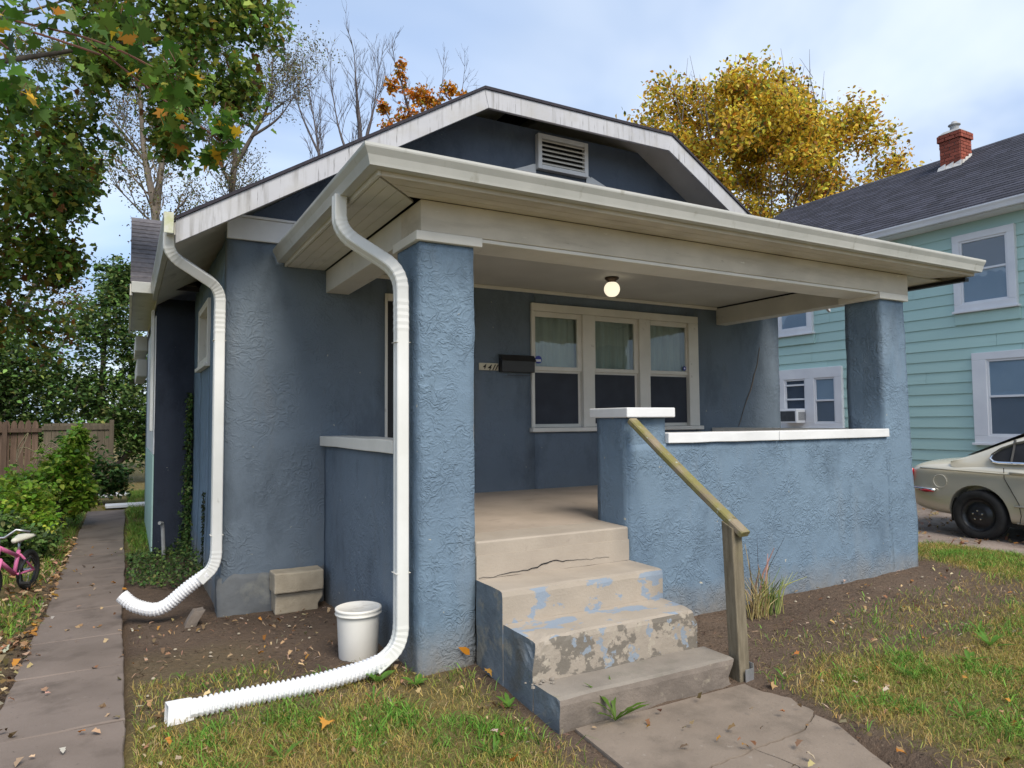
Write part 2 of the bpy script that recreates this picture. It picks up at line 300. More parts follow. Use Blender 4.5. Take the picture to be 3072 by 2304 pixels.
# ------------------------------------------------------------------ helpers
WL = {}
def tag(o, label=None, cat=None, group=None, kind=None):
    if label: o['label'] = label
    if cat: o['category'] = cat
    if group: o['group'] = group
    if kind: o['kind'] = kind
    return o
def empty(name, loc, label=None, cat=None, group=None):
    o = bpy.data.objects.new(name, None); o.empty_display_size = .2
    col.objects.link(o); o.location = loc; WL[o] = Vector(loc)
    return tag(o, label, cat, group)
def link_mesh(name, me, parent=None, loc=(0, 0, 0)):
    o = bpy.data.objects.new(name, me); col.objects.link(o)
    o.location = loc
    if parent is not None: o.parent = parent
    return o
class MB:
    def __init__(s): s.v = []; s.f = []; s.m = []
    def add(s, vs, fs, m=0):
        b = len(s.v); s.v += [tuple(p) for p in vs]
        for f in fs: s.f.append(tuple(b+i for i in f)); s.m.append(m)
        return s
    def hexa(s, p, m=0):     # p: 4 bottom (ccw from above), 4 top
        return s.add(p, [(3, 2, 1, 0), (4, 5, 6, 7), (0, 1, 5, 4), (1, 2, 6, 5), (2, 3, 7, 6), (3, 0, 4, 7)], m)
    def box(s, x0, x1, y0, y1, z0, z1, m=0):
        return s.hexa([(x0, y0, z0), (x1, y0, z0), (x1, y1, z0), (x0, y1, z0), (x0, y0, z1), (x1, y0, z1), (x1, y1, z1), (x0, y1, z1)], m)
    def prism(s, pts, d, m=0):
        n = len(pts); d = Vector(d); a = [Vector(p) for p in pts]; b = [p+d for p in a]
        return s.add(a+b, [tuple(reversed(range(n)))] + [tuple(range(n, 2*n))] + [(i, (i+1) % n, n+(i+1) % n, n+i) for i in range(n)], m)
    def tube(s, path, r, n=8, m=0, cap=True, prof=None):
        """round (or prof: list of 2D points) tube along a path with parallel transport"""
        P = [Vector(p) for p in path]; k = len(P)
        rs = r if isinstance(r, (list, tuple)) else [r]*k
        T = []
        for i in range(k):
            t = (P[min(i+1, k-1)]-P[max(i-1, 0)])
            T.append(t.normalized() if t.length > 1e-9 else Vector((0, 0, 1)))
        ref = Vector((0, 0, 1)) if abs(T[0].z) < .9 else Vector((0, 1, 0))
        N = (ref - T[0]*ref.dot(T[0])).normalized()
        base = prof or [(math.cos(2*math.pi*j/n), math.sin(2*math.pi*j/n)) for j in range(n)]
        n = len(base); b0 = len(s.v)
        for i in range(k):
            N = (N - T[i]*N.dot(T[i])).normalized(); B = T[i].cross(N)
            for a, c in base: s.v.append(tuple(P[i] + (N*a + B*c)*rs[i]))
        for i in range(k-1):
            for j in range(n):
                s.f.append((b0+i*n+j, b0+i*n+(j+1) % n, b0+(i+1)*n+(j+1) % n, b0+(i+1)*n+j)); s.m.append(m)
        if cap:
            s.f.append(tuple(b0+j for j in reversed(range(n)))); s.m.append(m)
            s.f.append(tuple(b0+(k-1)*n+j for j in range(n))); s.m.append(m)
        return s
    def lathe(s, prof, c, n=24, m=0, axis='z'):
        b0 = len(s.v); c = Vector(c)
        for r, h in prof:
            for j in range(n):
                a = 2*math.pi*j/n; u, w = r*math.cos(a), r*math.sin(a)
                s.v.append(tuple(c + (Vector((u, w, h)) if axis == 'z' else Vector((h, u, w)) if axis == 'x' else Vector((u, h, w)))))
        for i in range(len(prof)-1):
            for j in range(n):
                s.f.append((b0+i*n+j, b0+i*n+(j+1) % n, b0+(i+1)*n+(j+1) % n, b0+(i+1)*n+j)); s.m.append(m)
        return s
    def wobble_box(s, x0, x1, y0, y1, z0, z1, res=.07, amp=.006, m=0, taper=None, freq=3.5):
        """box with uneven, hand-floated faces; taper(x,y,z)->(x,y,z) reshapes it"""
        cs = []
        for a, b in ((x0, x1), (y0, y1), (z0, z1)):
            k = max(1, min(80, int(round((b-a)/res)))); cs.append([a+(b-a)*i/k for i in range(k+1)])
        idx = {}
        def vid(i, j, k):
            key = (i, j, k)
            if key not in idx:
                p = Vector((cs[0][i], cs[1][j], cs[2][k]))
                q = p + amp*noise.noise_vector(p*freq) + amp*.5*noise.noise_vector(p*freq*3.1)
                if taper: q = Vector(taper(*q))
                idx[key] = len(s.v); s.v.append(tuple(q))
            return idx[key]
        nx, ny, nz_ = len(cs[0])-1, len(cs[1])-1, len(cs[2])-1
        F = []
        for i in range(nx):
            for j in range(ny):
                F.append((vid(i, j, 0), vid(i, j+1, 0), vid(i+1, j+1, 0), vid(i+1, j, 0))); F.append((vid(i, j, nz_), vid(i+1, j, nz_), vid(i+1, j+1, nz_), vid(i, j+1, nz_)))
        for i in range(nx):
            for k in range(nz_):
                F.append((vid(i, 0, k), vid(i+1, 0, k), vid(i+1, 0, k+1), vid(i, 0, k+1))); F.append((vid(i, ny, k), vid(i, ny, k+1), vid(i+1, ny, k+1), vid(i+1, ny, k)))
        for j in range(ny):
            for k in range(nz_):
                F.append((vid(0, j, k), vid(0, j, k+1), vid(0, j+1, k+1), vid(0, j+1, k))); F.append((vid(nx, j, k), vid(nx, j+1, k), vid(nx, j+1, k+1), vid(nx, j, k+1)))
        s.f += F; s.m += [m]*len(F)
        return s
    def build(s, name, mats, parent=None, origin=None, smooth=False, bevel=0, label=None, cat=None, group=None, kind=None):
        if not isinstance(mats, (list, tuple)): mats = [mats]
        if parent is not None: org = WL[parent]
        elif origin is not None: org = Vector(origin)
        else:
            a = np.array(s.v); org = Vector(((a[:, 0].min()+a[:, 0].max())/2, (a[:, 1].min()+a[:, 1].max())/2, a[:, 2].min()))
        me = bpy.data.meshes.new(name)
        me.from_pydata([(p[0]-org.x, p[1]-org.y, p[2]-org.z) for p in s.v], [], s.f)
        for mt in mats: me.materials.append(M[mt] if isinstance(mt, str) else mt)
        if len(mats) > 1: me.polygons.foreach_set('material_index', s.m)
        if smooth: me.polygons.foreach_set('use_smooth', [True]*len(s.f))
        me.update()
        o = link_mesh(name, me, parent, (0, 0, 0) if parent is not None else org)
        WL[o] = org
        if bevel:
            b = o.modifiers.new('bevel', 'BEVEL'); b.width = bevel; b.segments = 2; b.limit_method = 'ANGLE'; b.angle_limit = R(40)
        return tag(o, label, cat, group, kind)
def box(name, mat, parent, x0, x1, y0, y1, z0, z1, bevel=.004, **k):
    return MB().box(x0, x1, y0, y1, z0, z1).build(name, mat, parent, bevel=bevel, **k)
def sstep(a, b, x):
    t = np.clip((x-a)/(b-a), 0, 1); return t*t*(3-2*t)
def gz(x, y):
    """height of the ground"""
    x = np.asarray(x, float); y = np.asarray(y, float)
    z = .022*np.clip(x, 0, 5) - .03*np.clip(x-5, 0, 2.7)
    z = z - .09*sstep(.1, -.5, x)*np.clip(y/2.4, 0, 1)
    z = z - .07*np.clip(-y/1.0, 0, 1)*(1-.4*sstep(1.5, 4, x))
    return z
def G(x, y): return float(gz(x, y))
# ------------------------------------------------------------------ the ground, path, walk and drive
def axis(lo, hi, step, far):
    a = list(np.arange(lo, hi+1e-6, step)); d = step; p = a[-1]; n = a[0]; up_, dn = [], []
    while p < far: d *= 1.35; p += d; up_.append(p)
    d = step
    while n > -far: d *= 1.35; n -= d; dn.append(n)
    return np.array(dn[::-1]+a+up_)
def density(x, y):
    """how much lawn grows here: thin by the walls, fuller towards the street"""
    left = sstep(.55, -.55, y)*sstep(.15, -.25, x)
    right = sstep(-.85, -1.75, y + .10*np.sin(x*2.2))*sstep(1.4, 1.9, x)
    far = sstep(5.3, 5.9, x)*sstep(-2.5, -1.5, y)
    back = sstep(4.6, 7.5, y)*.8*((x < -1.6) | (y > 12.5))
    leftside = sstep(-2.5, -2.8, x)*.62 + .2*sstep(-3.2, -3.6, x)
    bed = .30*sstep(-.8, -1.2, x)*sstep(-1.98, -1.90, x)*sstep(2.0, 1.2, y) + .16*sstep(1.7, 2.4, x)*sstep(-.35, -.8, y)*(y < 0)
    return np.clip(np.maximum.reduce([left, right, far, back, leftside, bed]), 0, 1)
def make_ground():
    xs = axis(-4.0, 9.0, .075, 900); ys = axis(-3.2, 7.0, .075, 900)
    X, Y = np.meshgrid(xs, ys)
    Z = gz(X, Y)
    near = np.exp(-((np.clip(np.abs(X-1)-7, 0, None)/6)**2 + (np.clip(np.abs(Y-3)-8, 0, None)/8)**2))
    fl = np.array([noise.noise(Vector((x*1.1, y*1.1, 0)))*.016 + noise.noise(Vector((x*4, y*4, 3)))*.012 + noise.noise(Vector((x*11, y*11, 7)))*.009
                   for x, y in zip(X.ravel(), Y.ravel())]).reshape(X.shape)
    Z = Z + fl*near - .012
    def inside(a, b, c, d): return sstep(a, a+.1, X)*sstep(b, b-.1, X)*sstep(c, c+.1, Y)*sstep(d, d-.1, Y)
    Z = Z - .07*np.maximum(inside(.22, 1.5, -6, -1.0), inside(-2.6, -1.88, -4, 11.5))      # slabs are bedded in the soil
    ny, nx = X.shape
    v = np.stack([X, Y, Z], -1).reshape(-1, 3)
    i = np.arange(ny*nx).reshape(ny, nx)
    f = np.stack([i[:-1, :-1], i[:-1, 1:], i[1:, 1:], i[1:, :-1]], -1).reshape(-1, 4)
    me = bpy.data.meshes.new('ground'); me.from_pydata(v.tolist(), [], f.tolist()); me.materials.append(M['soil'])
    me.polygons.foreach_set('use_smooth', [True]*len(f)); me.update()
    at = me.attributes.new('thatch', 'FLOAT', 'POINT'); at.data.foreach_set('value', (np.clip(density(v[:, 0], v[:, 1])*1.1-.12, 0, .9)*(np.abs(v[:, 0]) < 40)).astype(np.float32))
    o = link_mesh('ground', me); tag(o, 'bare brown soil and thin lawn around the house', None, kind='structure')
make_ground()

def slab(name, pts, th, mat, parent, wob=.01, step=.09, seed=0, ins_=.008):
    """a cast slab with a slightly ragged outline"""
    out = []
    n = len(pts)
    for i in range(n):
        a, b = Vector(pts[i]), Vector(pts[(i+1) % n]); k = max(1, int((b-a).length/step))
        for j in range(k):
            p = a.lerp(b, j/k); w = noise.noise_vector(Vector((p.x*6+seed, p.y*6, seed)))*wob
            out.append((p.x+w.x, p.y+w.y, p.z))
    m = MB(); n = len(out)
    top = [Vector(p) for p in out]
    c = Vector((sum(p.x for p in top)/n, sum(p.y for p in top)/n, sum(p.z for p in top)/n))
    ins = [p + (c-p).normalized()*ins_ for p in top]; edge = [p - Vector((0, 0, .008)) for p in top]; bot = [p - Vector((0, 0, th)) for p in top]
    vs = ins+edge+bot
    fs = [tuple(range(n))]
    for i in range(n):
        j = (i+1) % n
        fs += [(n+i, n+j, j, i), (2*n+i, 2*n+j, n+j, n+i)]
    m.add(vs, fs)
    return m.build(name, mat, parent)
path = empty('garden_path', (-2.22, 2, -.06)); tag(path, 'narrow worn concrete path running back along the side of the house', kind='structure')
ys = [-3.2, -2.1, -1.0, .12, 1.25, 2.2, 3.2, 4.2, 5.15, 6.2, 7.3, 8.6, 10.0, 11.4]
for i in range(len(ys)-1):
    a, b = ys[i]+.006, ys[i+1]-.006
    tl = random.uniform(-.006, .006)
    xl = lambda y: -2.545 + .01*math.sin(y*2.1)
    xr = lambda y: -1.935 + .012*math.sin(y*1.3+1)
    za, zb = G(-2.2, a)+.022, G(-2.2, b)+.022
    slab('path_slab', [(xl(a), a, za+tl), (xr(a), a, za-tl), (xr(b), b, zb-tl), (xl(b), b, zb+tl)], .09, 'path', path, wob=.012, seed=i)
walk = empty('front_walk', (.8, -2, -.05)); tag(walk, 'cracked tan concrete walk leading to the front steps', kind='structure')
WZ = -.060
def jag(pts, amp, seed, k=5):
    out = []
    for p, q in zip(pts, pts[1:]):
        for j in range(k):
            t = j/k; x, y = p[0]+(q[0]-p[0])*t, p[1]+(q[1]-p[1])*t
            out.append((x+amp*noise.noise(Vector((x*19, y*19, seed))), y+amp*noise.noise(Vector((x*17, y*17, seed+4)))))
    return out + [pts[-1]]
crack = jag([(1.57, -1.50), (1.22, -1.66), (.86, -1.67), (.52, -1.70), (.14, -1.77)], .016, 2, 9)
crk2 = jag([crack[18], (.90, -1.90), (.84, -2.05), (.88, -2.26)], .014, 9, 5)
GAP = .0035
slab('walk_slab', [(.20, -1.03, WZ)] + [(x, y+GAP, WZ) for x, y in crack[::-1]] + [(1.60, -1.03, WZ)], .08, 'walk', walk, wob=.002, seed=31, ins_=.002)
slab('walk_slab', [(.08, -2.26, WZ-.004)] + [(x-GAP*.7, y, WZ-.004) for x, y in crk2[:0:-1]] + [(x, y-GAP, WZ-.004) for x, y in crack[18:]], .08, 'walk', walk, wob=.002, seed=33, ins_=.002)
slab('walk_slab', [(x+GAP*.7, y, WZ-.004) for x, y in crk2[1:]] + [(1.22, -2.26, WZ-.004), (1.33, -1.98, WZ-.004)] + [(x, y-GAP, WZ-.004) for x, y in crack[:19]], .08, 'walk', walk, wob=.002, seed=34, ins_=.002)
for k, (a, b) in enumerate(((-3.4, -2.27), (-4.6, -3.41), (-5.8, -4.61))):
    slab('walk_slab', [(.0, a, WZ-.01), (1.2, a, WZ-.01), (1.2, b, WZ-.01), (.05, b, WZ-.01)], .08, 'walk', walk, seed=40+k)
def make_drive():
    m = MB(); xs = np.linspace(6.75, 10.7, 30); yy = np.linspace(-7, 9, 110); ids = {}
    for j, y in enumerate(yy):
        for i, x in enumerate(xs):
            w = .18*noise.noise(Vector((0, y*.9, 2))) if i == 0 else 0
            e = min(1, i/2.0)
            ids[i, j] = len(m.v); m.v.append((x+w, y, G(x, y)+.004+.018*e+.012*noise.noise(Vector((x*2.5, y*2.5, 0)))*e - .03*(1-e)))
    for j in range(len(yy)-1):
        for i in range(len(xs)-1):
            m.f.append((ids[i, j], ids[i+1, j], ids[i+1, j+1], ids[i, j+1])); m.m.append(0)
    m.build('driveway', 'gravel', smooth=True, label='gravel driveway strewn with dry leaves between the two houses', kind='structure')
make_drive()

# ------------------------------------------------------------------ the blue bungalow
YW = 2.46
H = empty('bungalow', (2.43, 2.46, 0), 'single-storey blue stucco bungalow with a deep front porch and white trim', 'house')
w = MB()
xa, xb, zt = -1.17, 6.05, 3.30
w0x, w1x, w0z, w1z = 2.05, 4.46, 1.52, 2.90        # window opening
d0x, d1x, d1z = .325, 1.24, 2.86                    # door opening
flare = lambda x, y, z: (x - (.035*max(0, .75-z) if x < -1.0 else 0), y, z)
for (a, b, c, d) in ((xa, d0x, -.25, zt), (d0x, d1x, d1z, zt), (d1x, w0x, -.25, zt), (w0x, w1x, -.25, w0z), (w0x, w1x, w1z, zt), (w1x, xb, -.25, zt)):
    w.wobble_box(a, b, YW, YW+.2, c, d, .13, .008, taper=flare)
w.build('front_wall', 'stucco_smooth', H, smooth=True)
w = MB(); w.wobble_box(xa-.05, -.29, YW-.022, YW+.16, -.25, .24, .05, .020, taper=lambda x, y, z: (x, y + .018*max(0, z)/.24, z + (.05*noise.noise(Vector((x*6, 0, 1))) if z > .15 else 0)))
w.build('foundation', 'foundation', H, smooth=True)
g = MB(); RS = .619; RZ0 = 3.247; RX0 = -1.604; YA = 1.996
def rz(x): return RZ0 + RS*(x-RX0) if x < 2.43 else RZ0 + RS*((2*2.43-RX0)-x)
wz = lambda x: rz(x)-.135
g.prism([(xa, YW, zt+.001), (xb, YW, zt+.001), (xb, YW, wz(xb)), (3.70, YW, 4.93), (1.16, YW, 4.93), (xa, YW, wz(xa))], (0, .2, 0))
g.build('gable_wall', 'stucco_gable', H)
# side walls and the rear of the house
sw = MB()
for (a, b, c, d) in ((YW+.2, 3.90, -.25, 3.30), (3.90, 4.90, -.25, 2.30), (3.90, 4.90, 2.90, 3.30), (4.90, 5.85, -.25, 3.30)):
    sw.wobble_box(xa, xa+.2, a, b, c, d, .16, .008, taper=flare)
sw.build('side_wall', 'stucco_rough', H, smooth=True)
MB().wobble_box(xb-.2, xb, YW+.2, 12.0, -.2, 3.30, .4, .006).build('side_wall', 'stucco_rough', H, smooth=True)
MB().box(xa, xb, 11.8, 12.0, -.2, 3.3).build('rear_wall', 'stucco_smooth', H)
sd = MB(); sd.box(xa+.09, xa+.12, 3.90, 4.90, 2.30, 2.90, 0)
swn = MB()
for a, b, c, d in ((3.84, 3.92, 2.25, 2.95), (4.88, 4.96, 2.25, 2.95), (3.92, 4.88, 2.25, 2.32), (3.92, 4.88, 2.87, 2.95)): swn.box(xa-.03, xa+.1, a, b, c, d)
swn.box(xa-.06, xa, 3.82, 4.98, 2.21, 2.25)
swo = swn.build('side_window', 'trim', H, bevel=.004)
MB().box(xa+.07, xa+.075, 3.92, 4.88, 2.32, 2.87).build('pane', 'glass_dark', swo); sd.build('blind', 'shade', swo)
# side bay with its own roof
bx0, by0, by1 = -1.62, 5.85, 9.2
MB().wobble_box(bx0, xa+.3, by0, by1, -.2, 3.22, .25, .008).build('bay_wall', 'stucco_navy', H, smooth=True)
MB().box(bx0-.012, bx0-.002, by0+.02, by1, 1.2, 3.0).build('bay_siding', 'nb_white', H)
MB().box(bx0-.055, bx0-.016, by0+.22, by0+.42, 1.5, 3.1).build('bay_downspout', 'pipe', H, bevel=.008)
MB().box(bx0-.02, bx0-.003, by0+.02, by1, -.1, 1.19).build('bay_panel', 'mint', H)
bayr = MB()
ez, ey = 3.31, 5.28
for y0_, y1_, za, zb in ((ey, 7.5, ez, ez+.62*(7.5-ey)), (7.5, 9.8, ez+.62*(7.5-ey), ez)):
    bayr.hexa([(-1.91, y0_, za-.06), (0, y0_, za-.06), (0, y1_, zb-.06), (-1.91, y1_, zb-.06), (-1.91, y0_, za), (0, y0_, za), (0, y1_, zb), (-1.91, y1_, zb)])
bo = bayr.build('bay_roof', 'shingle_dark', H)
n_c = 15
sl = math.sqrt(1+.62**2)
for i in range(n_c):
    ya_ = ey - .02 + i*.145; yb_ = ya_ + .19
    za, zb = ez + .62*(ya_-ey) + .022, ez + .62*(yb_-ey) + .006
    MB().hexa([(-1.93, ya_, za-.014), (-1.2, ya_, za-.014), (-1.2, yb_, zb-.006), (-1.93, yb_, zb-.006), (-1.93, ya_, za), (-1.2, ya_, za), (-1.2, yb_, zb), (-1.93, yb_, zb)]).build('shingle_course', 'shingle_brown', bo)
MB().box(-1.92, -1.68, ey-.04, ey-.01, ez-.13, ez+.005).build('bay_gutter', 'gutter', H, bevel=.006)
MB().box(-1.90, bx0, ey-.005, 9.4, ez-.10, ez-.065).build('bay_soffit', 'soffit', H)
MB().box(-1.935, -1.905, ey, 9.4, ez-.16, ez-.02).build('bay_fascia', 'trim', H)
for k, (a, b, c, d, e, f) in enumerate(((-1.83, bx0-.01, 9.45, 11.5, 2.86, 3.12), (-1.80, bx0-.01, 9.5, 12.2, 2.42, 2.72))):
    MB().box(a, b, c, d, e, f).build('rear_eave', 'soffit', H, bevel=.02)
MB().box(bx0+.06, 0, 9.22, 13.0, -.2, 3.1).build('rear_wall', 'stucco_smooth', H)
# main roof: two slopes, clipped front gable
XR = 2*2.43 - RX0
rf = MB(); yb_ = 12.4; TH = .11
ridge = 5.60; ry = YA + (ridge-4.985)/.47; hx0, hx1 = 1.203, 3.66
tx0 = RX0 + (ridge-RZ0)/RS; tx1 = XR - (ridge-RZ0)/RS
def slope_l(off): return [(RX0-.03, YA-.02, RZ0+off-.018), (hx0, YA-.02, 4.985+off), (tx0, ry, ridge+off), (tx0, yb_, ridge+off), (RX0-.03, yb_, RZ0+off-.018)]
def slope_r(off): return [(XR+.03, YA-.02, RZ0+off-.018), (XR+.03, yb_, RZ0+off-.018), (tx1, yb_, ridge+off), (tx1, ry, ridge+off), (hx1, YA-.02, 4.985+off)]
def hipf(off): return [(hx0, YA-.02, 4.985+off), (hx1, YA-.02, 4.985+off), (tx1, ry, ridge+off), (tx0, ry, ridge+off)]
for pts in (slope_l(.012), slope_r(.012), hipf(.012)): rf.prism(pts, (0, 0, .022), 0)
rf.prism([(tx0, ry, ridge+.01), (tx1, ry, ridge+.01), (tx1, yb_, ridge+.01), (tx0, yb_, ridge+.01)], (0, 0, .02))
rfo = rf.build('roof', 'shingle_dark', H)
sf = MB()
for pts in (slope_l(-.10), slope_r(-.10), hipf(-.10)): sf.prism(pts, (0, 0, .10), 0)
sf.build('roof_soffit', 'soffit', H)
FH = .185
def fboard(p, q, up_cut=None):
    d = Vector((0, .035, 0))
    (x0_, z0_), (x1_, z1_) = p, q
    c = FH*math.sqrt(1+((z1_-z0_)/(x1_-x0_))**2)
    return MB().prism([(x0_, YA-.058, z0_), (x0_, YA-.058, z0_-c), (x1_, YA-.058, z1_-c), (x1_, YA-.058, z1_)], d)
lp = [(RX0-.02, RZ0), (hx0-.02, 4.985-.012), (hx1+.02, 4.985-.012), (XR+.02, RZ0)]
def rake_board(a, b, first):
    (x0_, z0_), (x1_, z1_) = a, b
    if first: pts = [(x0_, z0_), (x0_, z0_-FH*1.05), (x1_+.045, z1_-FH), (x1_, z1_)]
    else: pts = [(x0_, z0_), (x0_-.045, z0_-FH), (x1_, z1_-FH*1.05), (x1_, z1_)]
    return MB().prism([(x, YA-.058, z) for x, z in pts], (0, .035, 0))
rake_board(lp[0], lp[1], True).build('fascia_board', 'fascia', H, bevel=.004)
MB().prism([(x, YA-.060, z) for x, z in ((lp[1][0]+.001, lp[1][1]), (lp[1][0]+.046, lp[1][1]-FH), (lp[2][0]-.046, lp[2][1]-FH), (lp[2][0]-.001, lp[2][1]))], (0, .037, 0)).build('fascia_board', 'fascia', H, bevel=.004)
rake_board(lp[2], lp[3], False).build('fascia_board', 'fascia', H, bevel=.004)
de = MB()
for (a, b) in ((lp[0], lp[1]), (lp[1], lp[2]), (lp[2], lp[3])):
    de.prism([(a[0], YA-.075, a[1]+.002), (b[0], YA-.075, b[1]+.002), (b[0], YA-.075, b[1]+.032), (a[0], YA-.075, a[1]+.032)], (0, .055, 0))
de.build('drip_edge', 'shingle_dark', H)
MB().prism([(xa-.01, YW-.035, 3.27), (-.50, YW-.035, 3.27), (-.50, YW-.035, 3.47), (xa-.01, YW-.035, 3.47)], (0, .033, 0)).build('frieze_board', 'trim_white', H, bevel=.004)
MB().box(xa-.02, -.50, YW-.05, YW-.001, 3.472, 3.495).build('frieze_cap', 'trim_white', H, bevel=.003)

def kgutter(p, q, out, h=.115, d=.11):
    """K-style gutter between two points (top inner edge), out = unit vector away from the roof"""
    p, q, o = Vector(p), Vector(q), Vector(out); u = Vector((0, 0, 1))
    prof = [(0, 0), (0, -h), (d*.62, -h), (d*.66, -h*.86), (d*.78, -h*.52), (d*.98, -h*.20), (d, -h*.12), (d, 0), (d*.93, 0), (d*.93, -h*.1), (d*.7, -h*.5), (d*.56, -h*.9), (.006, -h*.92), (.006, 0)]
    return prof, o, u
def run(points, outs, name, mat, h=.115, d=.11, parent=H):
    """gutter along a polyline; outs are the offset directions at each corner (mitred)"""
    m = MB(); prof, _, u = kgutter((0, 0, 0), (1, 0, 0), (0, 1, 0), h, d); n = len(prof)
    for p, o in zip(points, outs):
        for a, b in prof: m.v.append(tuple(Vector(p) + Vector(o)*a + u*b))
    for i in range(len(points)-1):
        for j in range(n):
            m.f.append((i*n+j, i*n+(j+1) % n, (i+1)*n+(j+1) % n, (i+1)*n+j)); m.m.append(0)
    for i in (0, len(points)-1):
        m.f.append(tuple(i*n+j for j in range(n))); m.m.append(0)
    return m.build(name, mat, parent)
eg = run([(RX0-.035, YA-.03, 3.305), (RX0-.035, 5.5, 3.305)], [(-1, 0, 0)]*2, 'eave_gutter', 'gutter', h=.17, d=.075)
MB().box(RX0-.105, RX0-.035, YA-.036, YA-.031, 3.14, 3.31).build('gutter_end_cap', 'gutter_moss', eg)
# gable vent
v = MB(); vx0, vx1, vz0, vz1 = 2.09, 2.78, 4.46, 4.87
for a, b, c, d in ((vx0, vx0+.05, vz0, vz1), (vx1-.05, vx1, vz0, vz1), (vx0+.05, vx1-.05, vz0, vz0+.05), (vx0+.05, vx1-.05, vz1-.05, vz1)): v.box(a, b, YW-.075, YW-.002, c, d)
vo = v.build('gable_vent', 'trim_white', H, bevel=.004)
MB().box(vx0+.05, vx1-.05, YW-.02, YW-.012, vz0+.05, vz1-.05).build('backing', 'black', vo)
for i in range(6):
    z = vz0+.055+i*.053
    MB().hexa([(vx0+.05, YW-.072, z), (vx1-.05, YW-.072, z), (vx1-.05, YW-.03, z+.03), (vx0+.05, YW-.03, z+.03), (vx0+.05, YW-.072, z+.012), (vx1-.05, YW-.072, z+.012), (vx1-.05, YW-.03, z+.042), (vx0+.05, YW-.03, z+.042)]).build('slat', 'trim', vo)

# ---- porch
PX0, PX1, PY0 = -.65, 5.70, -.29
def cap_taper(x, y, z): return (x, y, z)
cl = MB().wobble_box(-.292, .106, 0, .40, -.2, 2.782, .05, .009).build('porch_column', 'stucco_rough', H, smooth=True, label='blue stucco column beside the steps')
box('column_cap', 'trim', cl, -.320, .160, -.034, .43, 2.783, 2.846, .005)
def rtap(x, y, z):
    t = max(0, min(1, (2.78-z)/2.6)); k = .09*t + (.06*max(0, .5-abs(z-.55)))
    return (x + (k if x > 4.8 else .02*t), y, z)
cr = MB().wobble_box(4.60, 4.975, 0, .40, -.1, 2.782, .05, .009, taper=rtap).build('porch_column', 'stucco_rough', H, smooth=True, label='blue stucco column at the far end of the porch wall')
box('column_cap', 'trim', cr, 4.55, 5.015, -.034, .43, 2.783, 2.846, .005)
fwl = MB().wobble_box(1.402, 4.68, .0, .21, -.1, 1.410, .06, .009).build('porch_wall', 'stucco_rough', H, smooth=True)
for a, b in ((1.790, 3.05), (3.056, 4.63)):
    MB().wobble_box(a, b, -.03, .25, 1.412, 1.492, .25, .005).build('wall_cap', 'trim_white', fwl, bevel=.006)
nw = MB().wobble_box(1.389, 1.782, .004, .37, -.1, 1.615, .05, .009).build('newel_pier', 'stucco_rough', H, smooth=True)
box('pier_cap', 'trim_white', nw, 1.355, 1.834, -.062, .43, 1.617, 1.693, .008)
lw = MB().wobble_box(-.285, -.10, .40, YW, -.2, 1.376, .08, .007).build('porch_wall', 'stucco_smooth', H, smooth=True)
MB().wobble_box(-.335, -.06, .405, YW-.003, 1.378, 1.470, .3, .006).build('wall_cap', 'trim', lw, bevel=.006)
rw = MB().wobble_box(4.78, 4.97, .40, YW, -.1, 1.41, .2, .006).build('porch_wall', 'stucco_smooth', H, smooth=True)
MB().box(4.74, 5.01, .405, YW-.003, 1.412, 1.49).build('wall_cap', 'trim', rw, bevel=.005)
# floor: falls a little towards the steps
MB().hexa([(.108, -.012, .55), (1.389, -.012, .55), (1.389, .30, .55), (.108, .30, .55), (.108, -.012, .794), (1.389, -.012, .794), (1.389, .30, .800), (.108, .30, .800)]).build('porch_threshold', 'beige', H, bevel=.012)
MB().hexa([(-.10, .302, .5), (4.78, .302, .5), (4.78, YW, .5), (-.10, YW, .5), (-.10, .302, .7985), (4.78, .302, .7985), (4.78, YW, .838), (-.10, YW, .838)]).build('porch_floor', 'porch_floor', H)
# beams, ceiling
bm = MB().box(-.283, 5.04, -.018, .36, 2.848, 3.058).build('porch_beam', 'cream', H, bevel=.006)
MB().box(.162, 4.55, -.012, .30, 2.82, 2.846).build('beam_lip', 'trim', bm, bevel=.004)
MB().box(-.283, -.06, .362, YW-.002, 2.845, 3.058).build('porch_beam', 'soffit', H, bevel=.006)
MB().box(4.86, 5.04, .362, YW-.002, 2.845, 3.058).build('porch_beam', 'soffit', H, bevel=.006)
ce = MB().box(-.06, 4.86, .362, YW-.002, 3.075, 3.09).build('porch_ceiling', 'ceiling', H)
MB().box(-.058, 4.858, YW-.03, YW-.003, 3.035, 3.073).build('cornice', 'trim', ce, bevel=.004)
# soffit boards round the porch
SZ = 3.060
for i in range(4):
    x0_ = PX0+.005+i*.0875
    MB().hexa([(x0_, PY0+.02+(x0_-PX0), SZ), (x0_+.085, PY0+.02+(x0_+.085-PX0), SZ), (x0_+.085, YW-.01, SZ), (x0_, YW-.01, SZ), (x0_, PY0+.02+(x0_-PX0), SZ+.018), (x0_+.085, PY0+.02+(x0_+.085-PX0), SZ+.018), (x0_+.085, YW-.01, SZ+.018), (x0_, YW-.01, SZ+.018)]).build('soffit_board', 'soffit', H, bevel=.004)
for i in range(3):
    y0_ = PY0+.005+i*.093; k = y0_-PY0
    MB().hexa([(PX0+.005+k, y0_, SZ+.001), (PX1-.005-k, y0_, SZ+.001), (PX1-.092-k, y0_+.087, SZ+.001), (PX0+.092+k, y0_+.087, SZ+.001), (PX0+.005+k, y0_, SZ+.018), (PX1-.005-k, y0_, SZ+.018), (PX1-.092-k, y0_+.087, SZ+.018), (PX0+.092+k, y0_+.087, SZ+.018)]).build('soffit_board', 'cream', H, bevel=.003)
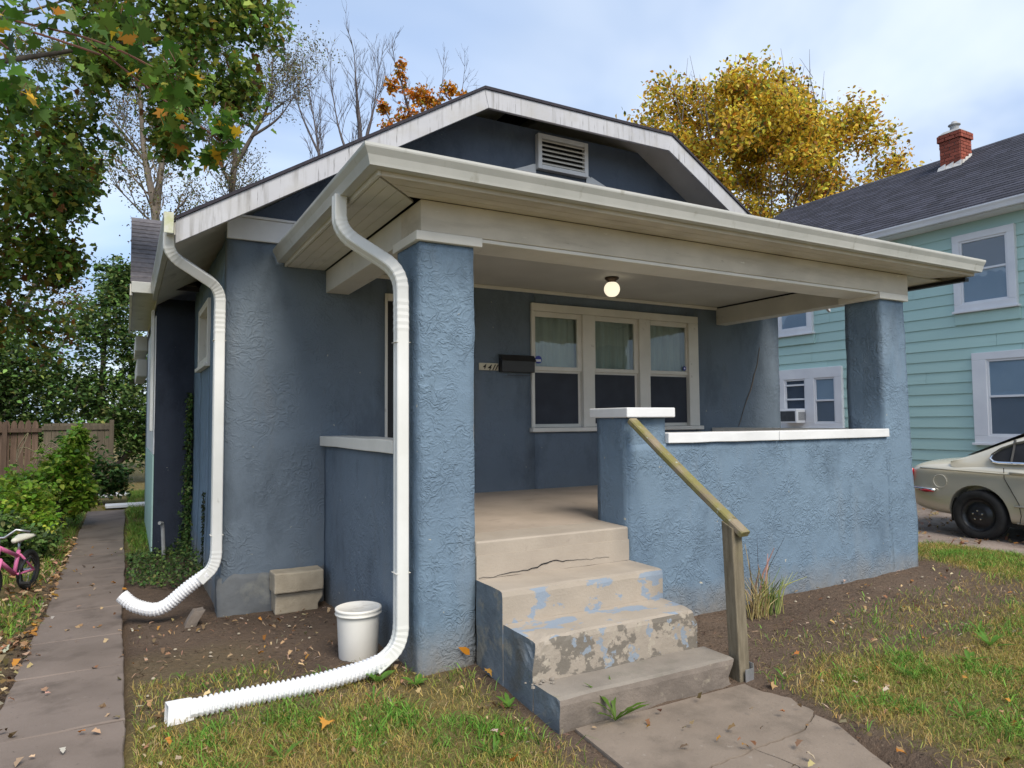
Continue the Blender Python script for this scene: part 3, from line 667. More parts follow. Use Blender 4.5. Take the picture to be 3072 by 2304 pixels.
for i in range(7):
    x1_ = PX1-.005-i*.093
    MB().box(x1_-.088, x1_, PY0+.30, YW-.01, SZ+.0005, SZ+.018).build('soffit_board', 'soffit', H, bevel=.004)
# hip roof over the porch
PRZ = 3.19; top = 4.405; s_ = (top-PRZ)/(YW-PY0+.05)
tl, tr = 2.02, 2.86
pr = MB(); o_ = .05
A, B, C_, D_ = (PX0-o_, PY0-o_, PRZ), (PX1+o_, PY0-o_, PRZ), (PX1+o_, YW, PRZ), (PX0-o_, YW, PRZ)
E_, F_ = (tl, YW-.01, top), (tr, YW-.01, top)
for pts in ([A, B, F_, E_], [B, C_, F_], [D_, A, E_]): pr.prism([(p[0], p[1], p[2]-.02) for p in pts], (0, 0, .026))
pro = pr.build('porch_roof', 'shingle_dark', H)
for i in range(16):
    t0, t1 = i/17.5, (i+1.25)/17.5
    def L3(p, q, t): return Vector(p).lerp(Vector(q), t)
    a, b, c, d = L3(A, E_, t0), L3(B, F_, t0), L3(B, F_, t1), L3(A, E_, t1)
    up0, up1 = Vector((0, 0, .020)), Vector((0, 0, .009))
    MB().hexa([a+up1*.7, b+up1*.7, c+up1*.7, d+up1*.7, a+up0, b+up0, c+up1, d+up1]).build('shingle_course', 'shingle_brown', pro)
fl = MB()
for p, q in ((Vector((.2, YW-.012, 3.70)), Vector(E_)), (Vector((4.7, YW-.012, 3.70)), Vector(F_))):
    fl.prism([p + Vector((0, 0, .03)), q + Vector((0, 0, .03)), q + Vector((0, 0, .095)), p + Vector((0, 0, .095))], (0, -.006, 0))
fl.build('flashing', 'trim_white', H)
MB().prism([(1.80, YW-.022, 4.405), (2.085, YW-.022, 4.40), (2.085, YW-.022, 4.52), (2.05, YW-.022, 4.515)], (0, .006, 0)).build('flashing', 'trim_white', H)
MB().prism([(2.785, YW-.022, 4.40), (3.03, YW-.022, 4.405), (2.82, YW-.022, 4.50), (2.785, YW-.022, 4.52)], (0, .006, 0)).build('flashing', 'trim_white', H)
box('porch_fascia', 'cream', H, PX0, PX1, PY0-.022, PY0, SZ, PRZ-.02, .003)
box('porch_fascia', 'soffit', H, PX0-.022, PX0-.001, PY0-.022, YW-.004, SZ, PRZ-.02, .003)
box('porch_fascia', 'cream', H, PX1+.001, PX1+.022, PY0-.022, YW-.004, SZ, PRZ-.02, .003)
pg = run([(PX0-.024, YW-.03, 3.205), (PX0-.024, PY0-.024, 3.205), (PX1+.03, PY0-.024, 3.205)], [(-1, 0, 0), (-1, -1, 0), (0, -1, 0)], 'porch_gutter', 'gutter')
MB().box(PX1-.02, PX1+.05, PY0+.05, YW-.1, 3.02, 3.055).build('roof_edge', 'black', H)

# downspouts
def crimped(pts, r, bend):
    """downspout with pleated elbows"""
    pp = rnd_path(pts, bend, 12); rs = [r]*len(pp)
    for i in range(1, len(pp)-1):
        if (pp[i]-pp[i-1]).length < .035 and (pp[i+1]-pp[i]).length < .035: rs[i] = r*(1.035 if i % 2 else .995)
    m = MB().tube(pp, rs, prof=RECT)
    return m
def rnd_path(pts, r, k=5):
    """round off the corners of a polyline"""
    P = [Vector(p) for p in pts]; out = [P[0]]
    for i in range(1, len(P)-1):
        a, b, c = P[i-1], P[i], P[i+1]; d1 = min(r, (a-b).length*.45); d2 = min(r, (c-b).length*.45)
        p0, p1 = b+(a-b).normalized()*d1, b+(c-b).normalized()*d2
        for j in range(k+1):
            t = j/k; out.append(p0*(1-t)**2 + b*2*t*(1-t) + p1*t*t)
    return out + [P[-1]]
RECT = [(-1, -.72), (-.86, -.86), (-.3, -.86), (-.25, -.80), (.25, -.80), (.3, -.86), (.86, -.86), (1, -.72), (1, .72), (.86, .86), (-.86, .86), (-1, .72)]
def corrugate(path_, r, pitch=.02, amp=.09):
    P = [Vector(p) for p in path_]; L_ = [0]
    for a, b in zip(P, P[1:]): L_.append(L_[-1]+(b-a).length)
    n = int(L_[-1]/(pitch/4)); out, rs = [], []
    for i in range(n+1):
        s_ = L_[-1]*i/n
        k = max(j for j in range(len(L_)) if L_[j] <= s_+1e-9); k = min(k, len(P)-2)
        t = (s_-L_[k])/max(1e-9, L_[k+1]-L_[k]); out.append(P[k].lerp(P[k+1], t))
        e = min(1, min(s_, L_[-1]-s_)/.10)
        rs.append(r*(1 + amp*e*(1 if i % 4 in (0, 1) else -1) + .04*(1-e)))
    return out, rs
d1 = crimped([(-.735, .30, 3.10), (-.735, .30, 2.86), (-.365, .14, 2.60), (-.365, .13, 2.3), (-.365, .13, .16), (-.55, .11, .045)], .047, .13).build('downspout', 'pipe', H, bevel=0, label='white downspout bent from the porch gutter to the column')
pth, rs = corrugate(rnd_path([(-.47, .12, .085), (-.62, .09, .055), (-.95, .05, .040), (-1.35, .06, .036), (-1.62, .02, .042)], .2), .050, .028, .13)
MB().tube(pth, rs, n=14).build('flexible_pipe', 'corrugated', d1, smooth=False)
MB().tube([(-1.60, .024, .042), (-1.65, .018, .042), (-1.73, .006, .044)], [.048, .051, .052], prof=[(-1, -.8), (1, -.8), (1, .8), (-1, .8)], cap=False).build('pipe_mouth', 'corrugated', d1)
for z in (2.12, .62):
    MB().box(-.4155, -.3145, .084, .176, z, z+.0025).build('joint', 'trim', d1)
d2 = crimped([(-1.665, 2.10, 3.17), (-1.665, 2.12, 3.0), (-1.235, 2.40, 2.80), (-1.235, 2.42, 2.5), (-1.235, 2.42, .36), (-1.37, 2.40, .24)], .050, .13).build('downspout', 'pipe', H, label='white downspout on the front left corner of the house')
pth, rs = corrugate(rnd_path([(-1.30, 2.41, .295), (-1.45, 2.42, .20), (-1.66, 2.48, .0), (-1.86, 2.58, .05), (-1.95, 2.63, .14)], .16), .055, .026, .07)
MB().tube(pth, rs, n=14, cap=False).build('flexible_pipe', 'corrugated', d2, smooth=False)
for z in (2.33, .62): MB().box(-1.2885, -1.1815, 2.371, 2.469, z, z+.0025).build('joint', 'trim', d2)

# front window
fx0, fx1, fz0, fz1 = 2.006, 4.512, 1.475, 2.924
wf = MB()
pn = [(2.07, 2.64), (2.90, 3.48), (3.74, 4.32)]
wf.box(fx0, fx1, YW-.028, YW+.04, 2.835, fz1)
wf.box(fx0, 2.045, YW-.028, YW+.04, 1.52, 2.834); wf.box(4.345, fx1, YW-.028, YW+.04, 1.52, 2.834)
wf.box(2.70, 2.865, YW-.030, YW+.04, 1.52, 2.834); wf.box(3.54, 3.705, YW-.030, YW+.04, 1.52, 2.834)
wo = wf.build('front_window', 'trim', H, bevel=.006)
MB().box(fx0-.02, fx1+.03, YW-.07, YW+.03, fz0-.005, 1.519).build('sill', 'trim', wo, bevel=.008)
for k, (a, b) in enumerate(pn):
    o0, o1 = a-.024, b+(.06 if k < 2 else .024)
    for nm, z0_, z1_, yy in (('upper_sash', 2.165, 2.833, YW+.0), ('lower_sash', 1.521, 2.185, YW+.032)):
        ms = MB(); t = .045
        gz0, gz1 = (2.21, 2.775) if nm == 'upper_sash' else (1.585, 2.135)
        ms.box(o0, a, yy, yy+.03, z0_, z1_); ms.box(b, o1, yy, yy+.03, z0_, z1_); ms.box(a, b, yy, yy+.03, z0_, gz0); ms.box(a, b, yy, yy+.03, gz1, z1_)
        so = ms.build(nm, 'trim', wo, bevel=.003)
        MB().box(a-.004, b+.004, yy+.012, yy+.016, gz0-.004, gz1+.004).build('pane', 'glass', wo)
    cv_ = MB(); ncv = 44
    for j in range(ncv+1):
        xx = a-.02+(b-a+.07)*j/ncv; yy_ = YW+.085+.012*math.sin(j*.9+k*1.3)+.005*math.sin(j*.37+k)
        cv_.v += [(xx, yy_, 2.12), (xx, yy_, 2.83)]
        if j: cv_.f.append((2*j-2, 2*j, 2*j+1, 2*j-1)); cv_.m.append(0)
    cv_.build('curtain', 'shade', wo, smooth=True)
    MB().box(a-.02, b+.02, YW+.026, YW+.0275, 1.56, 2.14).build('insect_screen', 'screen', wo)
def disc(name, mat, parent, c, r, y, n=20):
    return MB().prism([(c[0]+r*math.cos(2*math.pi*i/n), y, c[1]+r*math.sin(2*math.pi*i/n)) for i in range(n)], (0, .002, 0)).build(name, mat, parent)
disc('round_sticker', 'sticker_blue', wo, (2.105, 2.285), .045, YW-.005)
MB().box(2.068, 2.135, YW-.009, YW-.006, 2.262, 2.288).build('sticker_band', 'sticker_white', wo)
disc('round_sticker', 'sticker_blue', wo, (4.285, 2.25), .028, YW-.005); disc('sticker_dot', 'sticker_white', wo, (4.285, 2.25), .012, YW-.008)
# room behind the glass
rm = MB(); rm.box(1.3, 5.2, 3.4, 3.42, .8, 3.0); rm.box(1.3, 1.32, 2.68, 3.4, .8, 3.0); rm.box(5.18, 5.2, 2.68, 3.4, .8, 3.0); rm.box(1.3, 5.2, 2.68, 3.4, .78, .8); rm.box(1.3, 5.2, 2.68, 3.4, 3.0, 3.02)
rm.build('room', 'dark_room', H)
# front door
dr = MB(); dr.box(d0x-.016, d0x+.012, YW-.012, YW+.1, .84, 2.89); dr.box(d1x-.03, d1x+.05, YW-.02, YW+.1, .84, 2.89); dr.box(d0x+.012, d1x-.03, YW-.02, YW+.1, 2.82, 2.89)
do = dr.build('front_door', 'trim', H, bevel=.004)
MB().box(d0x+.012, d1x-.03, YW+.03, YW+.06, .84, 2.82).build('storm_door', 'black', do)
MB().box(d0x+.13, d1x-.13, YW+.022, YW+.029, 1.0, 2.68).build('pane', 'glass_dark', do)
MB().tube([(d1x-.12, YW+.02, 1.85), (d1x-.12, YW-.03, 1.85), (d1x-.2, YW-.035, 1.85)], .012).build('handle', 'steel', do)
# crack in the porch back wall, a shallow dark groove with lips
ck = MB(); cp = [(5.66, 2.58), (5.63, 2.45), (5.60, 2.32), (5.55, 2.22), (5.51, 2.10), (5.46, 1.98), (5.38, 1.84), (5.32, 1.72), (5.27, 1.60), (5.22, 1.50)]
for i, (x, z) in enumerate(cp[:-1]):
    x2, z2 = cp[i+1]; w_ = .003 + .006*math.exp(-((i-4)/1.5)**2)
    ck.prism([(x-w_, YW-.011, z), (x2-w_, YW-.011, z2), (x2+w_, YW-.011, z2), (x+w_, YW-.011, z)], (0, .006, 0))
ck.build('wall_crack', 'concrete_dark', H)
# ------------------------------------------------------------------ concrete front steps
ST = empty('front_steps', (.75, -.5, -.06), 'worn concrete front steps with chipped beige and blue paint', 'steps')
def step_mesh(x0, x1, y0, y1, z0, z1, mats, chips, seed, lip=.018):
    """cast step: ragged nosing and broken corners; mats = tread, riser, side"""
    m = MB(); res = .035
    nx = int((x1-x0)/res); ny = max(3, int((y1-y0)/res)); nz_ = max(3, int((z1-z0)/res)); idx = {}
    def vid(i, j, k):
        if (i, j, k) in idx: return idx[i, j, k]
        p = Vector((x0+(x1-x0)*i/nx, y0+(y1-y0)*j/ny, z0+(z1-z0)*k/nz_)); q = p + .004*noise.noise_vector(p*7+Vector((seed, 0, 0)))
        # rounded nosing
        dzt, dyf = z1-p.z, p.y-y0
        if dzt < .03 and dyf < .03: q.z -= .007*(1-dzt/.03); q.y += .007*(1-dyf/.03)
        for cx, cy, cz, r, amt in chips:       # bites out of the concrete
            d = (p-Vector((cx, cy, cz))).length
            if d < r:
                t = (1-d/r)*(amt*(.75+.6*noise.noise(p*22)))
                q += (Vector(((x0+x1)/2, y1, z0))-p).normalized()*t
        idx[i, j, k] = len(m.v); m.v.append(tuple(q)); return idx[i, j, k]
    def F(a, mt): m.f.append(a); m.m.append(mt)
    for i in range(nx):
        for j in range(ny): F((vid(i, j, nz_), vid(i+1, j, nz_), vid(i+1, j+1, nz_), vid(i, j+1, nz_)), 0)
        for k in range(nz_): F((vid(i, 0, k), vid(i+1, 0, k), vid(i+1, 0, k+1), vid(i, 0, k+1)), 1); F((vid(i, ny, k), vid(i, ny, k+1), vid(i+1, ny, k+1), vid(i+1, ny, k)), 1)
    for j in range(ny):
        for k in range(nz_): F((vid(0, j, k), vid(0, j, k+1), vid(0, j+1, k+1), vid(0, j+1, k)), 2); F((vid(nx, j, k), vid(nx, j+1, k), vid(nx, j+1, k+1), vid(nx, j, k+1)), 2)
    return m.build('step', mats, ST, smooth=False)
SX0 = .108
step_mesh(SX0, 1.395, -.382, -.014, -.15, .545, ['beige', 'beige_worn', 'step_side'], [], 1)
step_mesh(SX0+.004, 1.375, -.735, -.384, -.15, .343, ['beige_worn', 'riser_worn', 'step_side'], [(SX0, -.735, .34, .17, .075), (SX0+.22, -.735, .34, .09, .025), (1.375, -.735, .34, .10, .05)], 2)
step_mesh(SX0+.008, 1.43, -1.005, -.737, -.15, .098, ['concrete_step', 'concrete_dark', 'step_side'], [(SX0+.02, -1.005, .098, .10, .03), (1.43, -1.005, -.02, .12, .05)], 3)
# the lintel-like riser under the porch floor, with its open crack
MB().wobble_box(SX0, 1.388, -.018, .02, .546, .70, .08, .003).build('top_riser', 'beige', ST)
ckm = MB(); pts = jag([(.13, .552), (.34, .560), (.58, .578), (.68, .608), (.76, .606), (.95, .594), (1.20, .586)], .012, 5, 6); nn = len(pts)
for i, (x, z) in enumerate(pts[:-1]):
    x2, z2 = pts[i+1]; wd = lambda k: .0006 + .0042*math.sin(math.pi*min(1, k/(nn-1)*1.1))**2*(.6+.8*abs(noise.noise(Vector((k*.9, 3, 1)))))
    ckm.prism([(x, -.0222, z-wd(i)), (x2, -.0222, z2-wd(i+1)), (x2, -.0222, z2+wd(i+1)), (x, -.0222, z+wd(i))], (0, .003, 0))
ckm.build('riser_crack', 'black', ST)
rb = MB()
for i in range(14):     # loose mortar crumbs where the left side has broken away
    c = Vector((SX0-.02+random.uniform(-.02, .16), random.uniform(-.80, -.70), .10+random.uniform(0, .01))); r = random.uniform(.006, .017)
    rb.lathe([(0.0005, -r*.6), (r, -r*.2), (r*.8, r*.4), (.0005, r*.6)], c, 6)
rb.build('crumbs', 'concrete_step', ST, kind='stuff')
# ------------------------------------------------------------------ handrail
HR = empty('handrail', (1.52, -.98, G(1.5, -1)), 'weathered wooden handrail on a leaning post beside the steps', 'handrail')
px, py = 1.515, -.965
po = MB().hexa([(px-.045, py-.045, -.10), (px+.045, py-.045, -.10), (px+.045, py+.045, -.10), (px-.045, py+.045, -.10), (px-.075, py-.03, .905), (px+.015, py-.03, .885), (px+.015, py+.06, .93), (px-.075, py+.06, .945)])
po.build('post', 'wood_grey', HR, bevel=.006)
MB().tube([(1.400, -.065, 1.595), (1.43, -.36, 1.37), (1.47, -.70, 1.115), (1.505, -1.045, .868)], .041, prof=[(-.50, -.95), (-.28, -1), (.28, -1), (.5, -.8), (.5, .8), (.28, 1), (-.28, 1), (-.5, .95)]).build('rail', 'rail_wood', HR)
MB().box(px+.048, px+.053, py-.065, py-.015, -.07, .05).build('bracket', 'steel', HR)
MB().box(px-.02, px+.053, py-.0655, py-.0605, -.07, .02).build('bracket', 'steel', HR)
MB().lathe([(.0005, -.003), (.009, -.003), (.009, .002), (.0005, .002)], (px+.055, py-.04, .01), 10, axis='x').build('bolt', 'black_metal', HR)

# ------------------------------------------------------------------ porch lamp, mailbox, number plaque
LM = empty('porch_lamp', (2.43, 1.51, 3.074), 'lit white globe lamp hanging under the porch ceiling', 'lamp')
MB().lathe([(.0005, .0), (.07, .0), (.075, -.012), (.06, -.028), (.045, -.034), (.045, -.055), (.0005, -.055)], (2.43, 1.51, 3.074), 24).build('lamp_base', 'bronze', LM, smooth=True)
MB().lathe([(.040, -.040)] + [(.082*math.sin(a), -.122+.082*math.cos(a)) for a in np.linspace(.5, math.pi-.45, 14)] + [(.0005, -.196)], (2.43, 1.51, 3.074), 28).build('globe', 'lamp_globe', LM, smooth=True)
MBX = empty('mailbox', (1.80, 2.40, 2.13), 'flat black metal mailbox fixed to the wall left of the window', 'mailbox')
MB().prism([(1.595, 2.449, 2.13), (1.595, 2.375, 2.13), (1.595, 2.365, 2.26), (1.595, 2.41, 2.305), (1.595, 2.449, 2.31)], (.415, 0, 0)).build('box', 'black_metal', MBX, bevel=.006)
MB().hexa([(1.585, 2.352, 2.25), (2.02, 2.352, 2.25), (2.02, 2.362, 2.25), (1.585, 2.362, 2.25), (1.585, 2.405, 2.318), (2.02, 2.405, 2.318), (2.02, 2.448, 2.325), (1.585, 2.448, 2.325)]).build('lid', 'black_metal', MBX, bevel=.004)
MB().box(1.66, 1.95, 2.372, 2.376, 2.09, 2.10).build('paper_hook', 'black_metal', MBX)
PL = empty('number_plaque', (1.467, 2.44, 2.145), 'small cream house-number plaque with slanted black digits beside the mailbox', 'plaque')
MB().box(1.352, 1.585, 2.437, 2.4515, 2.146, 2.224).build('plate', 'plaque', PL, bevel=.004)
def text_mesh(name, s, mat, parent, loc, size, shear=.0, rotx=90, extrude=.0015, rotz=0):
    cu = bpy.data.curves.new(name, 'FONT'); cu.body = s; cu.size = size; cu.shear = shear; cu.extrude = extrude; cu.align_x = 'CENTER'; cu.offset = .0015
    t = bpy.data.objects.new(name+'_curve', cu); col.objects.link(t)
    dg = bpy.context.evaluated_depsgraph_get(); me = bpy.data.meshes.new_from_object(t.evaluated_get(dg))
    bpy.data.objects.remove(t); me.materials.clear(); me.materials.append(M[mat])
    o = bpy.data.objects.new(name, me); col.objects.link(o); o.parent = parent
    o.location = Vector(loc) - WL[parent]; o.rotation_euler = (R(rotx), 0, R(rotz)); return o
for s, x, z, sz, sh in (('4', 1.410, 2.162, .070, .3), ('4', 1.470, 2.150, .082, .35), ('1', 1.515, 2.150, .085, .55), ('1', 1.548, 2.150, .085, .55)):
    text_mesh('digit', s, 'ink', PL, (x, 2.4355, z), sz, sh)

# ------------------------------------------------------------------ bucket and loose blocks in the side bed
bx_, by_ = -.50, .62; bz = G(bx_, by_)-.012
BK = empty('bucket', (bx_, by_, bz), 'white plastic pail with a lid standing by the porch corner', 'bucket')
MB().lathe([(.0005, .0), (.128, .0), (.133, .01), (.146, .27), (.149, .30), (.152, .302), (.152, .335)], (bx_, by_, bz), 36).build('pail', 'bucket', BK, smooth=True)
MB().lathe([(.152, .300), (.160, .300), (.161, .308), (.158, .312), (.158, .326), (.161, .330), (.160, .342), (.150, .346), (.144, .338), (.0005, .336)], (bx_, by_, bz), 36).build('lid', 'bucket', BK, smooth=True)
hp = [(bx_+.156*math.cos(a), by_+.156*math.sin(a), bz+.30-.05*math.sin((a-math.pi)/1.0 if a > math.pi else 0)) for a in np.linspace(math.pi, 2*math.pi, 16)]
for i, (x0_, x1_, y0_, y1_, z0_, z1_, lb) in enumerate(((-.765, -.345, 2.24, 2.445, -.10, .080, 'rough tan concrete block on the soil, lower of two against the wall'), (-.785, -.352, 2.19, 2.41, .092, .268, 'rough tan concrete block resting on another, upper of two against the wall'))):
    MB().wobble_box(x0_, x1_, y0_, y1_, z0_, z1_, .06, .007, taper=(lambda x, y, z: (x - (.5*max(0, x+.43) if z < .0 else 0), y, z)) if i == 0 else None).build('concrete_block', 'block', smooth=False, bevel=.012, label=lb, cat='block', group='loose concrete blocks')
MB().wobble_box(-1.44, -1.36, 2.20, 2.33, -.10, .05, .03, .024, taper=lambda x, y, z: (x + z*.5, y, z)).build('stone', 'concrete_dark', label='mossy lump of broken masonry at the house corner under the downspout', cat='stone')

# ------------------------------------------------------------------ pink bicycle at the left edge
bh = Vector((-.33, -.944, 0)).normalized(); bs = Vector((-bh.y, bh.x, 0)); rw_ = Vector((-2.80, 4.55, G(-2.8, 4.55)-.01))
BI = empty('bicycle', rw_, "child's pink bicycle with a white saddle standing in the leaves", 'bicycle')
def bp(f, s, z): return tuple(rw_ + bh*f + bs*s + Vector((0, 0, z)))
WR = .205
def wheel(name, f):
    n = 30; m = MB()
    c = Vector(bp(f, 0, WR)); ring = [c + (bh*math.cos(2*math.pi*i/n) + Vector((0, 0, 1))*math.sin(2*math.pi*i/n))*(WR-.027) for i in range(n+1)]
    m.tube(ring, .027, 8, cap=False); wl_ = m.build(name, 'rubber', BI, smooth=True)
    m = MB(); ring = [c + (bh*math.cos(2*math.pi*i/n) + Vector((0, 0, 1))*math.sin(2*math.pi*i/n))*(WR-.055) for i in range(n+1)]
    m.tube(ring, .010, 6, cap=False); m.build('rim', 'black_metal', wl_)
    m = MB()
    for i in range(14):
        a = 2*math.pi*i/14; e = c + (bh*math.cos(a) + Vector((0, 0, 1))*math.sin(a))*(WR-.06); m.tube([c + bs*(.02 if i % 2 else -.02), e], .0016, 3)
    m.tube([c-bs*.05, c+bs*.05], .016, 8); m.build('spokes', 'steel', wl_)
wheel('wheel', 0); wheel('wheel', .72)
fm = MB()
bbp = bp(.27, 0, .215); stt = bp(.20, 0, .44); hd0, hd1 = bp(.60, 0, .43), bp(.57, 0, .53)
fm.tube([bbp, stt], .019); fm.tube([hd0, bbp], .021); fm.tube([hd1, bp(.215, 0, .385)], .020)
for s in (-1, 1):
    fm.tube([bp(.27, .03*s, .215), bp(0, .055*s, WR)], .012); fm.tube([bp(.21, .02*s, .40), bp(0, .055*s, WR)], .011)
fm.tube([bp(.62, 0, .38), hd1], .024)
fm.build('frame', 'pink', BI, smooth=True)
fk = MB()
for s in (-1, 1): fk.tube([bp(.61, .05*s, .42), bp(.72, .05*s, WR)], .013)
fk.tube([bp(.61, -.05, .42), bp(.61, .05, .42)], .013); fk.build('fork', 'pink', BI, smooth=True)
MB().tube([stt, bp(.185, 0, .53)], .012).build('seat_post', 'steel', BI, smooth=True)
se = MB(); prof = []
for t in np.linspace(0, 1, 9):
    f_ = .06 + .24*t; wd = .075*(1-t)**.7 + .022; prof.append((f_, wd, .545 + .018*(1-t)**2))
for f_, wd, z in prof:
    for a in range(8):
        an = 2*math.pi*a/8; se.v.append(bp(f_, wd*math.cos(an), z + .024*math.sin(an)))
for i in range(8):
    for a in range(8): se.f.append((i*8+a, i*8+(a+1) % 8, (i+1)*8+(a+1) % 8, (i+1)*8+a)); se.m.append(0)
se.f += [tuple(range(7, -1, -1)), tuple(range(64, 72))]; se.m += [0, 0]
se.build('saddle', 'seat_white', BI, smooth=True)
hb = MB().tube([bp(.50, -.24, .66), bp(.55, -.14, .69), bp(.57, -.05, .62), bp(.57, .05, .62), bp(.55, .14, .69), bp(.50, .24, .66)], .011); hb.tube([hd1, bp(.57, 0, .62)], .013); hb.build('handlebar', 'steel', BI, smooth=True)
ch = MB().tube([bp(.27, .05, .215), bp(.30, .07, .13)], .008)
ch.lathe([(.0005, .045), (.06, .045), (.06, .05), (.0005, .05)], bp(.27, 0, .215), 16, axis='x'); ch.build('crank', 'black_metal', BI)
MB().tube([bp(.30, .07, .13), bp(.30, .16, .13)], .016, 6).build('pedal', 'rubber', BI)
MB().tube([bp(-.02, .05, .26), bp(.06, .05, .34), bp(.17, .05, .33), bp(.27, .05, .25)], .012, 6).build('chain_guard', 'black_metal', BI)

# ------------------------------------------------------------------ mint neighbour house
NX = 11.0
NB = empty('neighbor_house', (14.2, 3, 0), 'two-storey mint-green clapboard house with a dark shingle roof', 'house')
ny0, ny1 = -4.5, 8.75
MB().box(NX+.02, 17.4, ny0, ny1, -.2, 5.05).build('wall_core', 'mint', NB)
gb = MB()
for y_ in (ny0, ny1-.2): gb.prism([(NX+.02, y_, 5.05), (17.4, y_, 5.05), (14.2, y_, 7.2)], (0, .2, 0))
gb.build('gable_wall', 'mint', NB)
bme = None      # clapboards in staggered lengths, one mesh scaled to each length
z = .22
while z < 5.0:
    y = ny0 - random.uniform(.5, 3.2)
    while y < ny1:
        y0_, y1_ = max(y, ny0), min(y+3.65, ny1)
        if y1_-y0_ > .08:
            loc = Vector((NX-random.uniform(0, .004), y0_, z+random.uniform(-.003, .003))) - WL[NB]
            if bme is None:
                o = MB().hexa([(-.030, 0, 0), (.018, 0, 0), (.018, 1, 0), (-.030, 1, 0), (-.010, 0, .206), (.018, 0, .206), (.018, 1, .206), (-.010, 1, .206)]).build('clapboard', 'mint', NB); bme = o.data
                for vv in bme.vertices: vv.co += WL[NB]
                o.location = loc
            else: o = link_mesh('clapboard', bme, NB, loc)
            o.scale.y = y1_-y0_-.004
        y += 3.65
    z += .2
MB().box(NX-.02, NX+.3, ny0-.01, ny1+.01, -.25, .22).build('foundation', 'cap_cement', NB)
# eave, gutter and roof
ge = (10.52, 5.05)
sl_n = (7.50-5.17)/(14.2-10.52)
run([(10.63, ny0-.3, 5.16), (10.63, ny1+.25, 5.16)], [(-1, 0, 0)]*2, 'gutter', 'nb_white', h=.12, d=.12, parent=NB)
MB().box(10.64, NX+.02, ny0-.3, ny1+.25, 5.03, 5.05).build('soffit', 'nb_white', NB)
rfn = MB()
zr = 5.15+sl_n*(14.2-10.6)
for a, b, za, zb in ((10.58, 14.2, 5.14, zr), (14.2, 17.8, zr, 5.14)):
    rfn.hexa([(a, ny0-.35, za-.09), (b, ny0-.35, zb-.09), (b, ny1+.28, zb-.09), (a, ny1+.28, za-.09), (a, ny0-.35, za), (b, ny0-.35, zb), (b, ny1+.28, zb), (a, ny1+.28, za)])
rno = rfn.build('roof', 'shingle_dark', NB)
# shingle tabs on the slope in view: the nearest rows are single pieces, the rest one piece
L_s = math.hypot(14.2-10.58, zr-5.14); ca, sa = (14.2-10.58)/L_s, (zr-5.14)/L_s
exp_ = .145; tw = .31; nrow = int(L_s/exp_)
tabs = []
for r_ in range(nrow+1):
    off = random.uniform(0, tw)
    y = ny0-.35+off-tw
    while y < ny1+.27:
        y0_, y1_ = max(y, ny0-.35), min(y+tw, ny1+.28)
        if y1_-y0_ > .05: tabs.append((r_*exp_, y0_, y1_))
        y += tw
def tabkey(t): return abs(t[1]-1.2) + .25*abs(t[0]-1.5)
tabs.sort(key=tabkey)
tme = MB()
tme.hexa([(0, .004, -.004), (.19*ca, .004, .19*sa-.004), (.19*ca, tw-.004, .19*sa-.004), (0, tw-.004, -.004), (-.014*sa, .004, .014*ca), (.19*ca, .004, .19*sa+.004), (.19*ca, tw-.004, .19*sa+.004), (-.014*sa, tw-.004, .014*ca)])
first = None
for s_, y0_, y1_ in tabs[:300]:
    loc = Vector((10.57+s_*ca, y0_, 5.145+s_*sa+random.uniform(0, .003))) - WL[NB]
    if first is None:
        o = tme.build('shingle', 'shingle_grey', rno); first = o.data
        for vv in first.vertices: vv.co += WL[NB]
        o.location = loc
    else: o = link_mesh('shingle', first, rno, loc)
    o.scale.y = (y1_-y0_)/tw
rest = MB()
me_rest = {k: MB() for k in range(4)}
for s_, y0_, y1_ in tabs[300:]:
    x, z = 10.57+s_*ca, 5.145+s_*sa; m = me_rest[random.randrange(4)]
    m.hexa([(x, y0_+.004, z-.004), (x+.19*ca, y0_+.004, z+.19*sa-.004), (x+.19*ca, y1_-.004, z+.19*sa-.004), (x, y1_-.004, z-.004), (x-.014*sa, y0_+.004, z+.014*ca), (x+.19*ca, y0_+.004, z+.19*sa+.004), (x+.19*ca, y1_-.004, z+.19*sa+.004), (x-.014*sa, y1_-.004, z+.014*ca)])
allr = MB()
for k in range(4): allr.add(me_rest[k].v, me_rest[k].f, k)
smats = []
for k, f_ in enumerate((.74, .92, 1.08, 1.28)):
    smats.append(pm('shingle_tone%d' % k, tuple(c*f_ for c in (.047, .047, .062)), tuple(c*f_ for c in (.030, .031, .044)), 22, rough=.9, bump=.5, bscale=140, bdist=.005))
allr.build('shingles', smats, rno, kind='stuff')
